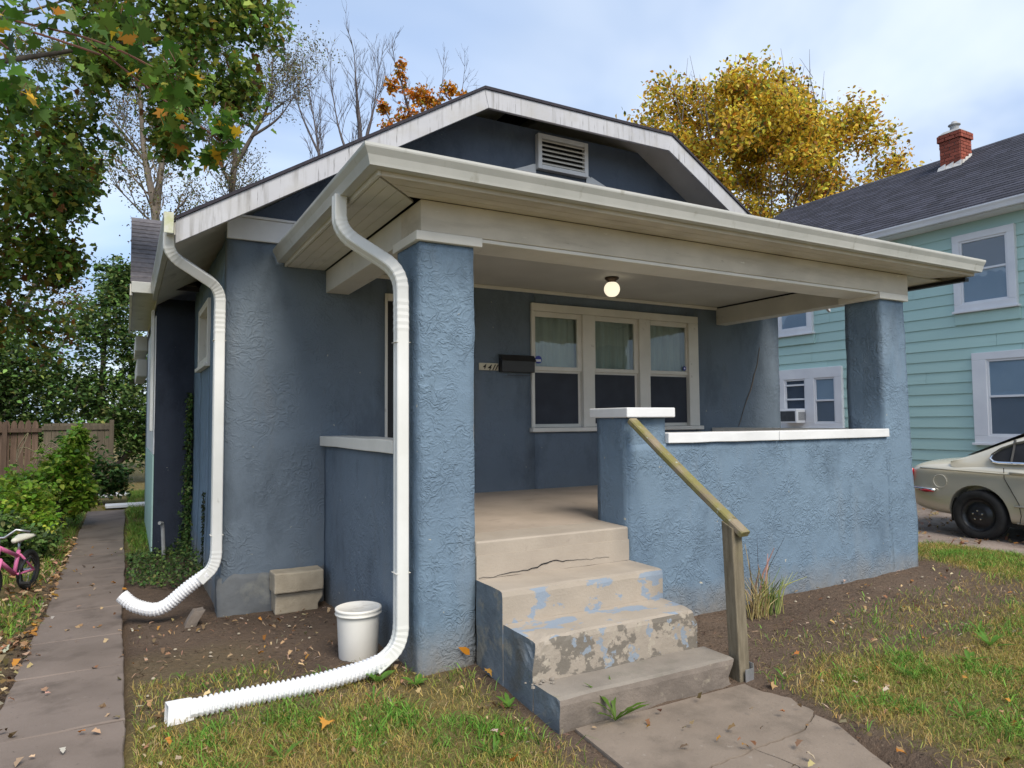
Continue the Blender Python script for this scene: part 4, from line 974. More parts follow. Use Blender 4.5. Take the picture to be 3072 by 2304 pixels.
def nb_window(name, y0, y1, z0, z1, panes, apron=False, cw=.11):
    """window in the -X wall: casing, then panes = list of (y0,y1,z0,z1,material of what hangs behind)"""
    m = MB(); xo = NX-.095
    ys_ = sorted(set([p[0] for p in panes]+[p[1] for p in panes])); zs_ = [min(p[2] for p in panes), max(p[3] for p in panes)]
    m.box(xo, NX, y0, y1, zs_[1], z1); m.box(xo, NX, y0, y1, z0, zs_[0])
    m.box(xo, NX, y0, min(p[0] for p in panes), zs_[0], zs_[1]); m.box(xo, NX, max(p[1] for p in panes), y1, zs_[0], zs_[1])
    if len(panes) > 1 and ys_[1] < ys_[2]:
        m.box(xo, NX, ys_[1], ys_[2], zs_[0], zs_[1])
    wo_ = m.build(name, 'nb_white', NB, bevel=.006)
    MB().box(xo-.03, NX-.01, y0-.03, y1+.03, z0-.04, z0).build('sill', 'nb_white', wo_, bevel=.006)
    if apron: MB().box(NX-.055, NX-.02, y0-.02, y1+.02, z0-.24, z0-.045).build('apron', 'mint', wo_, bevel=.004)
    for (a, b, c, d, parts) in panes:
        MB().box(NX-.060, NX-.058, a, b, c, d).build('pane', 'nb_glass', wo_)
        fr = MB(); t = .035
        fr.box(NX-.075, NX-.03, a, a+t, c, d); fr.box(NX-.075, NX-.03, b-t, b, c, d); fr.box(NX-.075, NX-.03, a+t, b-t, c, c+t); fr.box(NX-.075, NX-.03, a+t, b-t, d-t, d)
        for zz in parts[1:]:
            fr.box(NX-.080, NX-.03, a+t, b-t, zz-.018, zz+.018)
        fr.build('sash', 'nb_white', wo_, bevel=.003)
        zz = [c]+parts[1:]+[d]
        for k in range(len(zz)-1): MB().box(NX-.050, NX-.040, a+t, b-t, zz[k], zz[k+1]).build('blind', parts[0][k], wo_)
    return wo_
nb_window('upper_window', 1.70, 2.70, 3.47, 4.82, [(1.82, 2.58, 3.58, 4.70, [['nb_shade_light', 'nb_shade'], 4.16])], apron=True)
nb_window('upper_window', 5.64, 6.60, 3.46, 4.82, [(5.76, 6.48, 3.57, 4.70, [['nb_shade_light', 'nb_shade'], 4.16])], apron=True)
nb_window('lower_window', .55, 2.45, 1.16, 2.71, [(1.55, 2.22, 1.28, 2.58, [['nb_shade', 'nb_shade_light'], 1.95]), (.70, 1.37, 1.28, 2.58, [['nb_shade', 'nb_shade_light'], 1.95])])
nb_window('lower_window', 4.98, 6.56, 1.40, 2.68, [(5.14, 5.64, 1.50, 2.46, [['nb_shade', 'nb_shade_light'], 1.98]), (5.86, 6.40, 1.50, 2.46, [['nb_dark', 'nb_dark', 'nb_dark', 'nb_dark'], 1.80, 2.02, 2.33])])
AC = empty('air_conditioner', (NX-.2, 6.1, 1.5), 'white window air conditioner sticking out of the mint house window', 'air conditioner')
MB().box(NX-.36, NX-.03, 5.88, 6.34, 1.50, 1.80).build('case', 'nb_white', AC, bevel=.012)
MB().box(NX-.364, NX-.3605, 5.92, 6.30, 1.54, 1.76).build('rear_grille', 'ac_grille', AC)
for k in range(7): MB().box(NX-.30+k*.032, NX-.285+k*.032, 5.876, 5.8795, 1.56, 1.74).build('side_louver', 'ac_grille', AC)
# chimney of single bricks on the ridge
CH = MB().box(13.44, 13.86, 3.81, 4.23, 6.6, 7.72).build('chimney', 'mortar', NB)
bl, bhh = .205, .062
brick_me = None
def brick(x0_, y0_, z0_, dx_, dy_):
    global brick_me
    if brick_me is None:
        o = MB().box(-.5, .5, -.5, .5, -.5, .5).build('brick', 'brick', CH); brick_me = o.data
        for vv in brick_me.vertices: vv.co += WL[CH]
    else: o = link_mesh('brick', brick_me, CH)
    o.location = Vector((x0_, y0_, z0_)) - WL[CH]; o.scale = (dx_, dy_, bhh)
for r_ in range(13):
    z = 6.78 + r_*.0735; sh_ = (r_ % 2)*.105
    grow = .03 if r_ >= 11 else 0
    for face in range(3):
        p = -.21-grow - sh_
        while p < .21+grow:
            a, b = max(p, -.21-grow), min(p+bl, .21+grow)
            if b-a > .03:
                c = (a+b)/2
                if face == 0: brick(13.44-.006-grow+.03, 4.02+c, z, .075, b-a-.008)          # facing -X
                elif face == 1: brick(13.65+c, 3.81-.006-grow+.03, z, b-a-.008, .075)         # facing -Y
                elif r_ >= 9: brick(13.65+c, 4.23+.006+grow-.03, z, b-a-.008, .075)
            p += bl+.008
cc = MB(); cc.hexa([(13.42, 3.79, 7.715), (13.88, 3.79, 7.715), (13.88, 4.25, 7.715), (13.42, 4.25, 7.715), (13.50, 3.87, 7.79), (13.80, 3.87, 7.79), (13.80, 4.17, 7.79), (13.50, 4.17, 7.79)])
cc.build('chimney_cap', 'cap_cement', NB)
MB().lathe([(.085, 7.78), (.085, 7.90), (.12, 7.92), (.12, 7.935), (.07, 7.96), (.05, 8.0), (.0005, 8.01)], (13.65, 4.02, 0), 16).build('flue_pot', 'cap_cement', NB)
for k in range(3):      # stepped flashing along the two sides in view
    x0_ = 13.42+k*.13; zr0 = 5.15+sl_n*(x0_-10.6)
    MB().hexa([(x0_, 3.765, zr0-.02), (x0_+.12, 3.765, zr0-.02+.12*sl_n), (x0_+.12, 3.775, zr0-.02+.12*sl_n), (x0_, 3.775, zr0-.02), (x0_, 3.765, zr0+.11), (x0_+.12, 3.765, zr0+.07+.12*sl_n), (x0_+.12, 3.775, zr0+.07+.12*sl_n), (x0_, 3.775, zr0+.11)]).build('flashing', 'flashing', NB)
    y1_ = 3.77+k*.165; zz = 5.15+sl_n*(13.42-10.6)
    MB().hexa([(13.35, y1_, zz-.045), (13.398, y1_, zz), (13.398, y1_+.155, zz), (13.35, y1_+.155, zz-.045), (13.35, y1_, zz-.015), (13.402, y1_, zz+.12), (13.402, y1_+.155, zz+.07), (13.35, y1_+.155, zz-.015)]).build('flashing', 'flashing', NB)

# ------------------------------------------------------------------ parked car
CX0, CYR = 8.40, 1.66
cz0 = G(7.6, .7)+.012
CAR = empty('parked_car', (CX0, -.6, cz0), 'champagne saloon car parked in the drive with black steel wheels', 'car')
def cp_(s, x, z): return (CX0+x, CYR-s, cz0+z)        # s from the tail forward (towards the street), x across
secs = [(0.0, .60, .43, .74, .78), (.03, .74, .36, .84, .88), (.12, .82, .31, .885, .945), (.30, .86, .27, .90, .975), (.60, .88, .25, .905, .990), (1.0, .89, .22, .905, .995), (1.6, .895, .20, .905, .98), (2.4, .895, .20, .90, .97),
        (3.2, .89, .20, .885, .96), (3.7, .875, .22, .82, .90), (4.1, .84, .24, .74, .83), (4.4, .76, .28, .66, .74), (4.58, .58, .34, .58, .64)]
bd = MB(); npt = None
def sect(w_, zb, zs, zt):
    half = [(0, zb), (w_*.86, zb), (w_*.965, zb+.07), (w_*.992, zb+.22), (w_, (zb+zs)/2+.04), (w_*.990, zs-.10), (w_*.972, zs-.035), (w_*.93, zs+.008), (w_*.82, zt-.012), (w_*.45, zt+.012), (0, zt+.018)]
    return half + [(-x, z) for x, z in half[-2:0:-1]]
for s_, w_, zb, zs, zt_ in secs:
    for x, z in sect(w_, zb, zs, zt_): bd.v.append(cp_(s_, x, z))
npt = len(sect(1, .1, .5, .6))
for i in range(len(secs)-1):
    for j in range(npt): bd.f.append((i*npt+j, (i+1)*npt+j, (i+1)*npt+(j+1) % npt, i*npt+(j+1) % npt)); bd.m.append(0)
bd.f += [tuple(range(npt)), tuple(reversed(range((len(secs)-1)*npt, len(secs)*npt)))]; bd.m += [0, 0]
body = bd.build('body', 'car_paint', CAR, smooth=True)
sb = body.modifiers.new('s', 'SUBSURF'); sb.levels = 2; sb.render_levels = 2
WS = (.97, 3.68); WRR = .315
cut = MB()
for s_ in WS:
    for sd_ in (-1, 1):
        cut.prism([cp_(s_+.365*math.cos(2*math.pi*i/40), sd_*.62, WRR+.01+.365*math.sin(2*math.pi*i/40)) for i in range(40)], (sd_*.5, 0, 0))
cob = cut.build('cutter', 'black', CAR)
bo_ = body.modifiers.new('b', 'BOOLEAN'); bo_.object = cob; bo_.operation = 'DIFFERENCE'; bo_.solver = 'EXACT'
bpy.context.view_layer.update()
dg = bpy.context.evaluated_depsgraph_get()
nme = bpy.data.meshes.new_from_object(body.evaluated_get(dg)); body.modifiers.clear(); body.data = nme
nme.materials.clear(); nme.materials.append(M['car_paint']); nme.polygons.foreach_set('material_index', [0]*len(nme.polygons)); nme.polygons.foreach_set('use_smooth', [True]*len(nme.polygons))
try: nme.set_sharp_from_angle(angle=R(40))
except Exception: pass
bpy.data.objects.remove(cob)
gh = MB()
gst = [(.62, .985, .80, .80), (.80, 1.06, .80, .70), (1.05, 1.185, .79, .64), (1.35, 1.325, .785, .595), (1.7, 1.41, .78, .57), (2.1, 1.435, .78, .565), (2.5, 1.42, .78, .565), (2.8, 1.34, .78, .58), (3.1, 1.16, .78, .66), (3.35, .96, .78, .76)]
for s_, zt_, wb_, wt_ in gst:
    half = [(wb_+.03, .90), (wb_, .955), (wb_+(wt_-wb_)*.55, .955+(zt_-.955)*.6), (wt_+.02, zt_-.05*(zt_-.955)/.43), (wt_-.06, zt_-.008), (.25, zt_+.012), (0, zt_+.016)]
    sec = half + [(-x, z) for x, z in half[-2::-1]]
    for x, z in sec: gh.v.append(cp_(s_, x, z))
ng = 13
for i in range(len(gst)-1):
    for j in range(ng-1): gh.f.append((i*ng+j, (i+1)*ng+j, (i+1)*ng+j+1, i*ng+j+1)); gh.m.append(0)
cab = gh.build('cabin', 'car_paint', CAR, smooth=True)
sb = cab.modifiers.new('s', 'SUBSURF'); sb.levels = 1; sb.render_levels = 2
def side_x(z): return -(.785 - .200*max(0, z-.955)/.43 + .022)
wo_pts = [(1.14, .995), (1.10, 1.03), (1.115, 1.085), (1.20, 1.155), (1.36, 1.225), (1.55, 1.275), (1.8, 1.315), (2.2, 1.33), (2.6, 1.30), (2.9, 1.16), (3.08, 1.02), (3.06, .985), (2.0, .985), (1.2, .985)]
sg = MB()
for side in (1, -1): MB().add([cp_(s_, side*(side_x(z)-.012), z) for s_, z in wo_pts], [tuple(range(len(wo_pts)))]).build('side_glass', 'black_metal', CAR)
tm = MB()
for side in (1, -1): MB().tube([cp_(s_, side*(side_x(z)-.018), z) for s_, z in wo_pts+wo_pts[:1]], .017, 6).build('window_trim', 'chrome', CAR)
dl = MB()
dl.tube([cp_(1.34, side_x(z)-.017, z) for z in (.99, 1.12, 1.265)], .017, 4); dl.build('door_pillar', 'black', CAR)
rg = MB(); rg.add([cp_(.72, .60, 1.055), cp_(.72, -.60, 1.055), cp_(1.38, -.50, 1.36), cp_(1.38, .50, 1.36)], [(0, 1, 2, 3)]); rg.build('rear_glass', 'black_metal', CAR)
sx_ = lambda z: -.905
sm = MB()
dlp = [(1.30, .93), (1.30, .80), (1.37, .66), (1.45, .50), (1.47, .36), (1.45, .26)]
sm.tube([cp_(s_, -.897, z) for s_, z in dlp], .0045, 5); sm.tube([cp_(s_, -.897, z) for s_, z in ((2.35, .95), (2.37, .6), (2.35, .25))], .0045, 5)
sm.build('door_seam', 'black', CAR)
sm = MB(); sm.tube([cp_(s_, -(.898 if s_ > .7 else .888 if s_ > .4 else .868), z) for s_, z in ((.25, .875), (.7, .868), (1.3, .853), (2.3, .842), (3.4, .815))], .012, 6); sm.build('shoulder_line', 'car_paint', CAR, smooth=True)
sm = MB(); sm.tube([cp_(s_, -.898, z) for s_, z in ((1.40, .47), (2.3, .455), (3.3, .45))], .014, 6); sm.tube([cp_(s_, -.885, z) for s_, z in ((1.42, .265), (2.3, .26), (3.3, .26))], .012, 6); sm.build('side_moulding', 'car_paint', CAR, smooth=True)
MB().tube([cp_(s_, x, z) for s_, x, z in ((-.015, .2, .60), (-.01, -.45, .60), (.03, -.74, .60), (.10, -.835, .60), (.22, -.872, .598), (.46, -.900, .588))], .022, 6).build('bumper_trim', 'chrome', CAR, smooth=True)
MB().tube([cp_(s_, x, z) for s_, x, z in ((.24, -.893, .578), (.34, -.905, .576), (.45, -.912, .574))], [.010, .022, .008], 6).build('side_marker', 'red_lens', CAR, smooth=True)
for sd_ in (1, -1):
    MB().tube([cp_(.10, sd_*.79, .86), cp_(.07, sd_*.80, .80), cp_(.06, sd_*.80, .73), cp_(.075, sd_*.795, .66)], [.02, .045, .045, .02], 8).build('tail_lamp', 'red_lens', CAR, smooth=True)
hd = MB().tube([cp_(1.36, -.897, .872), cp_(1.42, -.925, .876), cp_(1.56, -.928, .872), cp_(1.63, -.90, .868)], [.010, .016, .016, .010], 8); hd.build('door_handle', 'car_paint', CAR, smooth=True)
fc = MB(); c_ = [cp_(.52+.085*math.cos(a), -.889-.012*math.sin(0), .715+.085*math.sin(a)) for a in np.linspace(0, 2*math.pi, 25)]
fc.tube([(p[0]+.004, p[1], p[2]) for p in c_], .004, 4); fc.build('fuel_flap', 'car_paint', CAR)
def car_wheel(s_, side):
    c = cp_(s_, side*.80, WRR); m = MB(); k = side
    m.lathe([(.20, -.085*k), (.285, -.10*k), (.312, -.07*k), (.315, 0), (.312, .07*k), (.285, .095*k), (.225, .09*k), (.205, .07*k)], c, 40, axis='x')
    wl_ = m.build('wheel', 'rubber', CAR, smooth=True)
    MB().lathe([(.207, .075*k), (.200, .055*k), (.165, .03*k), (.150, .035*k), (.115, .062*k), (.085, .070*k), (.05, .066*k), (.032, .085*k), (.0005, .085*k)], c, 32, axis='x').build('rim', 'black_metal', wl_, smooth=True)
    for i in range(5):
        a = 2*math.pi*i/5+.3; cc_ = (c[0], c[1]+.058*math.cos(a), c[2]+.058*math.sin(a))
        MB().lathe([(.011, .066*k), (.011, .088*k), (.0005, .090*k)], cc_, 8, axis='x').build('lug_nut', 'chrome', wl_)
    hm = MB()
    for i in range(10):
        a = 2*math.pi*i/10; hm.lathe([(.013, .036*k), (.0005, .037*k)], (c[0], c[1]+.165*math.cos(a), c[2]+.165*math.sin(a)), 8, axis='x')
    hm.build('rim_holes', 'black', wl_)
for s_ in WS:
    for sd_ in (-1, 1): car_wheel(s_, sd_)
ub = MB().box(CX0-.80, CX0+.80, CYR-4.1, CYR-.60, cz0+.20, cz0+.50); ub.build('underbody', 'black', CAR)

# ------------------------------------------------------------------ picket fence and odds and ends in the back yard
FE = empty('picket_fence', (-6, 15.9, -.1), 'weathered brown picket fence with pointed boards across the back yard', 'fence')
pk = None
def picket(x, y, h, mat, pw=.125):
    return MB().prism([(x-pw/2, y, -.1), (x+pw/2, y, -.1), (x+pw/2, y, h-.11), (x+pw*.36, y, h-.045), (x+pw*.16, y, h-.008), (x, y, h), (x-pw*.16, y, h-.008), (x-pw*.36, y, h-.045), (x-pw/2, y, h-.11)], (0, -.02, 0)).build('picket', mat, FE)
x = -8.6
while x < -3.75:
    picket(x, 15.95 + .01*math.sin(x*7), 1.70+random.uniform(-.012, .012), 'fence'); x += .140
for z in (.40, 1.46): MB().box(-8.7, -3.7, 15.86, 15.925, z-.045, z+.045).build('rail', 'fence', FE)
for x in (-8.6, -6.3, -4.42): MB().box(x-.045, x+.045, 15.80, 15.855, -.1, 1.66).build('post', 'fence', FE)
FG = empty('board_fence', (-3.0, 15.8, -.1), 'flat-topped grey board fence section joining the picket fence', 'fence')
x = -3.66
while x < -2.3:
    MB().box(x, x+.15, 15.80, 15.82, -.1, 1.62+random.uniform(-.01, .01)).build('board', 'fence_grey', FG); x += .158
MB().box(-3.70, -2.25, 15.765, 15.797, 1.46, 1.56).build('rail', 'fence_grey', FG)
MB().box(-2.30, -2.20, 15.76, 15.86, -.1, 1.70).build('post', 'fence_grey', FG)
for k, (x, y, a, lb) in enumerate(((-2.38, 14.4, .35, 'small white board lying in the grass by the board fence'), (-1.95, 14.6, .2, 'white board lying flat on the far lawn, right of another'), (-1.78, 12.0, .5, 'white splash slab on the lawn behind the house corner'))):
    m = MB().hexa([(x-a, y, -.09), (x+a*.6, y-.02, -.09), (x+a*.6, y+.3, -.09), (x-a, y+.3, -.09), (x-a, y, -.045), (x+a*.6, y-.02, -.045), (x+a*.6, y+.3, -.03), (x-a, y+.3, -.03)])
    m.build('white_board', 'nb_white', label=lb, cat='board')
MB().tube([(-1.50, 5.55, -.12), (-1.52, 5.55, .30), (-1.53, 5.53, .36), (-1.56, 5.48, .37)], .022, 8).build('standpipe', 'cap_cement', label='short grey standpipe sticking out of the ivy by the side wall', cat='pipe')
# ------------------------------------------------------------------ vegetation
MAPLE = [(0, 0), (.10, .10), (.42, .02), (.30, .22), (.52, .42), (.27, .45), (.30, .62), (.12, .60), (0, 1.0), (-.12, .60), (-.30, .62), (-.27, .45), (-.52, .42), (-.30, .22), (-.42, .02), (-.10, .10)]
LOBED = [(0, 0), (.38, .10), (.24, .38), (.30, .66), (0, 1.0), (-.30, .66), (-.24, .38), (-.38, .10)]
OVAL = [(0, 0), (.26, .30), (.24, .62), (0, 1.0), (-.24, .62), (-.26, .30)]
DIAM = [(0, 0), (.30, .48), (0, 1.0), (-.30, .48)]
def rot_frames(n, upbias, out=None):
    """random leaf frames: u across, v along, both (n,3)"""
    nrm = rng.normal(size=(n, 3)); nrm[:, 2] = np.abs(nrm[:, 2]) + upbias
    if out is not None: nrm += out
    nrm /= np.linalg.norm(nrm, axis=1, keepdims=True)
    t = rng.normal(size=(n, 3)); t[:, 2] -= .6
    v = t - nrm*np.sum(t*nrm, axis=1, keepdims=True); v /= np.linalg.norm(v, axis=1, keepdims=True)
    return np.cross(v, nrm), v, nrm
def leaves(name, P, size, cols, shape, mat, parent=None, upbias=.3, fold=.18, label=None, cat=None, kind=None, out=None, origin=None, group=None):
    P = np.asarray(P, float); n = len(P); T = np.array(shape); k = len(T)
    u, v, w_ = rot_frames(n, upbias, out)
    size = np.broadcast_to(size, (n,))
    a, b = T[:, 0], T[:, 1]-.1
    c = np.abs(T[:, 0])*fold*2 - fold*.8*(T[:, 1]**2)
    V = P[:, None, :] + size[:, None, None]*(a[None, :, None]*u[:, None, :] + b[None, :, None]*v[:, None, :] + c[None, :, None]*w_[:, None, :])
    org = np.array(WL[parent]) if parent is not None else np.array(origin if origin is not None else (P[:, 0].mean(), P[:, 1].mean(), P[:, 2].min()))
    V = (V - org).reshape(-1, 3)
    me = bpy.data.meshes.new(name); me.vertices.add(n*k); me.vertices.foreach_set('co', V.astype(np.float32).ravel())
    me.loops.add(n*k); me.loops.foreach_set('vertex_index', np.arange(n*k, dtype=np.int32))
    me.polygons.add(n); me.polygons.foreach_set('loop_start', np.arange(0, n*k, k, dtype=np.int32)); me.polygons.foreach_set('loop_total', np.full(n, k, dtype=np.int32))
    at = me.color_attributes.new('Col', 'FLOAT_COLOR', 'POINT')
    C = np.ones((n, k, 4), np.float32); C[:, :, :3] = np.asarray(cols)[:, None, :]; at.data.foreach_set('color', C.ravel())
    me.materials.append(M[mat]); me.update(calc_edges=True); me.validate()
    o = link_mesh(name, me, parent, (0, 0, 0) if parent is not None else tuple(org)); WL[o] = Vector(org)
    return tag(o, label, cat, group, kind)
def palette(n, entries, jit=.18):
    """entries: (weight, (r,g,b)); brightness varies leaf by leaf"""
    wts = np.array([e[0] for e in entries], float); wts /= wts.sum()
    C = np.array([e[1] for e in entries])[rng.choice(len(entries), n, p=wts)]
    C = C*(1+rng.normal(0, jit, (n, 1)))*(1+rng.normal(0, jit*.35, (n, 3)))
    return np.clip(C, .004, .9)
def blob_points(blobs, per, shell=.55, clump=.0):
    """points inside ellipsoid blobs (x,y,z,rx,ry,rz[,weight]), denser towards the surface, in clumps"""
    out = []
    for b in blobs:
        x, y, z, rx, ry, rz_ = b[:6]; n = int(per*(b[6] if len(b) > 6 else 1))
        d = rng.normal(size=(n, 3)); d /= np.linalg.norm(d, axis=1, keepdims=True)
        r = (shell + (1-shell)*rng.random(n)**.6)*(rng.random(n)**.22)
        p = d*r[:, None]
        if clump:
            k = max(1, n//14); cen = p[rng.integers(0, n, k)]; p = cen[rng.integers(0, k, n)] + rng.normal(0, clump, (n, 3))
        out.append(p*np.array([rx, ry, rz_]) + np.array([x, y, z]))
    return np.concatenate(out)
def branches(base, height, spread, levels, r0, seed, lean=(0, 0), ratio=.72, kids=(2, 3), first=.38, curve=.12, upward=.35, minr=.004):
    """a limbed tree: list of (path, radii) and the twig tips"""
    rd = random.Random(seed); segs, tips = [], []
    def grow(p, d, ln, r, lv):
        k = 4 if lv < 3 else 3; path_ = [p.copy()]; rs = [r]; q = p.copy(); dd = d.copy()
        for i in range(k):
            cv = curve*(.3 if lv == 0 else .6 if lv == 1 else 1); dd = (dd + Vector((rd.gauss(0, cv), rd.gauss(0, cv), rd.gauss(0, cv*.6)))).normalized()
            dd = (dd + Vector((0, 0, .06*upward))).normalized()
            q = q + dd*(ln/k); path_.append(q.copy()); rs.append(max(minr, r*(1-.42*(i+1)/k)))
        segs.append((path_, rs, lv))
        if lv >= levels: tips.append((path_[-1], dd)); return
        if lv >= levels-2: tips.append((path_[2], dd)); tips.append((path_[-1], dd))
        n = rd.randint(*kids) + (1 if lv == 0 else 0)
        for j in range(n):
            t = 1.0 if j == 0 else rd.uniform(.45, 1.0)
            ii = t*k; i0 = min(k-1, int(ii)); b = path_[i0].lerp(path_[i0+1], ii-i0); rb_ = rs[min(k, i0+1)]
            az = rd.uniform(0, 2*math.pi); sp = spread*(.35 if j == 0 else rd.uniform(.7, 1.25))
            ax = dd.orthogonal().normalized(); ax.rotate(Matrix.Rotation(az, 3, dd))
            nd = (dd*math.cos(sp) + ax*math.sin(sp)); nd = (nd + Vector((0, 0, upward*.5))).normalized()
            grow(b, nd, ln*ratio*rd.uniform(.8, 1.15), rb_*(.85 if j == 0 else .62), lv+1)
    d0 = Vector((lean[0], lean[1], 1)).normalized()
    grow(Vector(base), d0, height*first, r0, 0)
    return segs, tips
def branch_mesh(segs, name, mat, parent, lo=0, hi=99):
    m = MB()
    for p, rs, lv in segs:
        if lo <= lv <= hi: m.tube(p, rs, 7 if lv < 2 else 4 if lv < 4 else 3, cap=False)
    return m.build(name, mat, parent, smooth=True)
def tip_points(tips, per, sig):
    T = np.array([tuple(t[0]) for t in tips]); return np.repeat(T, per, axis=0) + rng.normal(0, sig, (len(T)*per, 3))

# ---- the maple whose crown hangs in from the left, near branch overhead
mb = (-5.6, 3.6, G(-5.6, 3.6))
TM = empty('maple_tree', mb, 'big green maple overhanging the left side with a few yellow leaves', 'tree')
tr = MB().tube([mb, (-5.55, 3.6, 1.2), (-5.4, 3.7, 2.6), (-5.2, 3.9, 4.2), (-5.0, 4.2, 6.0), (-4.7, 4.6, 8.0)], [.30, .25, .22, .18, .13, .06], 12)
tr.build('trunk', 'bark', TM, smooth=True)
lb_ = MB()
limbs = [[(-5.3, 3.75, 3.4), (-4.6, 2.6, 4.5), (-3.4, 1.2, 4.7), (-2.7, .6, 4.5), (-2.3, .3, 4.3)], [(-5.3, 3.8, 3.4), (-4.2, 4.0, 4.6), (-3.0, 4.4, 5.4), (-1.6, 4.6, 6.1), (-.4, 4.7, 6.7)], [(-5.2, 3.9, 4.0), (-4.4, 4.8, 5.4), (-3.2, 5.4, 6.3), (-1.8, 5.6, 7.4)],
         [(-5.35, 3.75, 3.0), (-4.8, 5.0, 3.8), (-3.9, 6.4, 4.2), (-3.0, 7.4, 4.0)], [(-5.3, 3.8, 3.6), (-5.2, 6.0, 4.2), (-4.6, 8.6, 4.4), (-3.6, 9.8, 4.0)]]
for L in limbs: lb_.tube(rnd_path(L, .5), list(np.linspace(.045, .010, len(rnd_path(L, .5)))), 7)
lb_.build('limbs', 'bark', TM, smooth=True)
GREENS = [(5, (.165, .255, .052)), (3, (.105, .180, .040)), (3, (.235, .33, .06)), (1.6, (.36, .37, .07)), (.5, (.26, .17, .03)), (.35, (.17, .07, .025))]
mid = [(-3.95, 4.2, 5.7, 1.0, .9, .9), (-3.2, 4.0, 6.4, .9, .9, .8), (-2.2, 4.3, 6.3, .75, .8, .7), (-1.3, 4.5, 6.35, .75, .7, .6), (-.7, 4.5, 6.6, .55, .6, .38, .7), (-1.5, 4.2, 7.0, .9, .8, .6),
       (-1.45, 4.4, 5.45, .48, .55, .55, .8), (-.85, 4.6, 5.62, .38, .5, .42, .6), (-1.55, 4.6, 4.9, .35, .5, .45, .5), (-2.55, 5.2, 5.1, .55, .7, .6, .8), (-3.9, 4.9, 4.6, .9, .9, .8, 1.1), (-4.5, 5.2, 3.9, .9, 1.0, .8, 1.1), (-3.7, 6.2, 3.9, .7, .9, .65, .9),
       (-2.85, 5.9, 4.3, .45, .7, .5, .6), (-4.6, 6.4, 3.1, 1.0, 1.0, .7, 1.0), (-3.6, 7.0, 3.3, .7, .9, .5, .8), (-2.75, 6.6, 3.75, .4, .6, .4, .5), (-3.05, 7.8, 3.0, .6, .9, .5, .6), (-4.6, 3.2, 5.0, .9, .9, 1.0, 1.0), (-2.5, 6.6, 5.0, .4, .6, .5, .5), (-2.2, 4.4, 5.5, .35, .4, .4, .5), (-3.1, 6.4, 5.0, .55, .7, .6, .8), (-3.5, 6.5, 4.4, .6, .7, .5, .8), (-2.95, 6.4, 3.75, .5, .6, .45, .7), (-2.65, 6.2, 4.5, .38, .5, .4, .6), (-3.4, 6.3, 5.7, .6, .7, .5, .8), (-3.6, 6.8, 2.9, .6, .7, .4, .6), (-2.3, 5.2, 6.0, .45, .5, .45, .6)]
P = blob_points(mid, 1200, .2, .17)
C_ = palette(len(P), GREENS, .3)
rust = rng.random(len(P)) < np.clip((4.6-P[:, 2])*.16, .02, .3)*(rng.random(len(P)) < .8)
C_[rust] = palette(int(rust.sum()), [(3, (.20, .16, .035)), (2, (.26, .13, .03)), (1, (.17, .075, .03)), (1, (.36, .26, .04))], .3)
leaves('crown', P, rng.uniform(.045, .115, len(P)), C_, LOBED, 'leaf', TM, .45)
near = [(-2.62, -.1, 3.58, .26, .3, .22), (-2.45, .1, 3.32, .2, .25, .16), (-1.98, .0, 3.68, .22, .25, .2), (-1.78, -.1, 3.50, .17, .2, .2), (-1.72, .2, 3.36, .15, .2, .13), (-1.46, .2, 3.38, .13, .18, .13), (-2.85, .4, 3.35, .3, .35, .3), (-2.3, .3, 3.85, .4, .4, .2), (-1.50, .3, 3.22, .1, .14, .08, .6)]
P2 = blob_points(near, 30, .3)
leaves('near_leaves', P2, rng.uniform(.075, .125, len(P2)), palette(len(P2), [(4, (.075, .16, .022)), (3, (.12, .21, .035)), (2, (.05, .10, .018)), (.7, (.60, .36, .03)), (.3, (.45, .20, .03))], .2), MAPLE, 'leaf', TM, .5)
tw_ = MB()
for a, b, c in (((-3.2, .9, 3.85), (-2.7, .2, 3.72), (-2.5, -.05, 3.48)), ((-2.6, .4, 3.85), (-2.1, .1, 3.70), (-1.75, -.1, 3.48)), ((-2.2, .2, 3.75), (-1.8, .2, 3.48), (-1.45, .25, 3.30)), ((-2.7, .2, 3.72), (-2.4, .0, 3.62), (-2.1, -.05, 3.55))):
    tw_.tube(rnd_path([a, b, c], .2), .006, 5)
for p in P2[::3]: tw_.tube([tuple(p), tuple(p + np.array([rng.normal(0, .04), rng.normal(0, .04), .07]))], .0018, 3)
tw_.build('twigs', 'twig_red', TM)

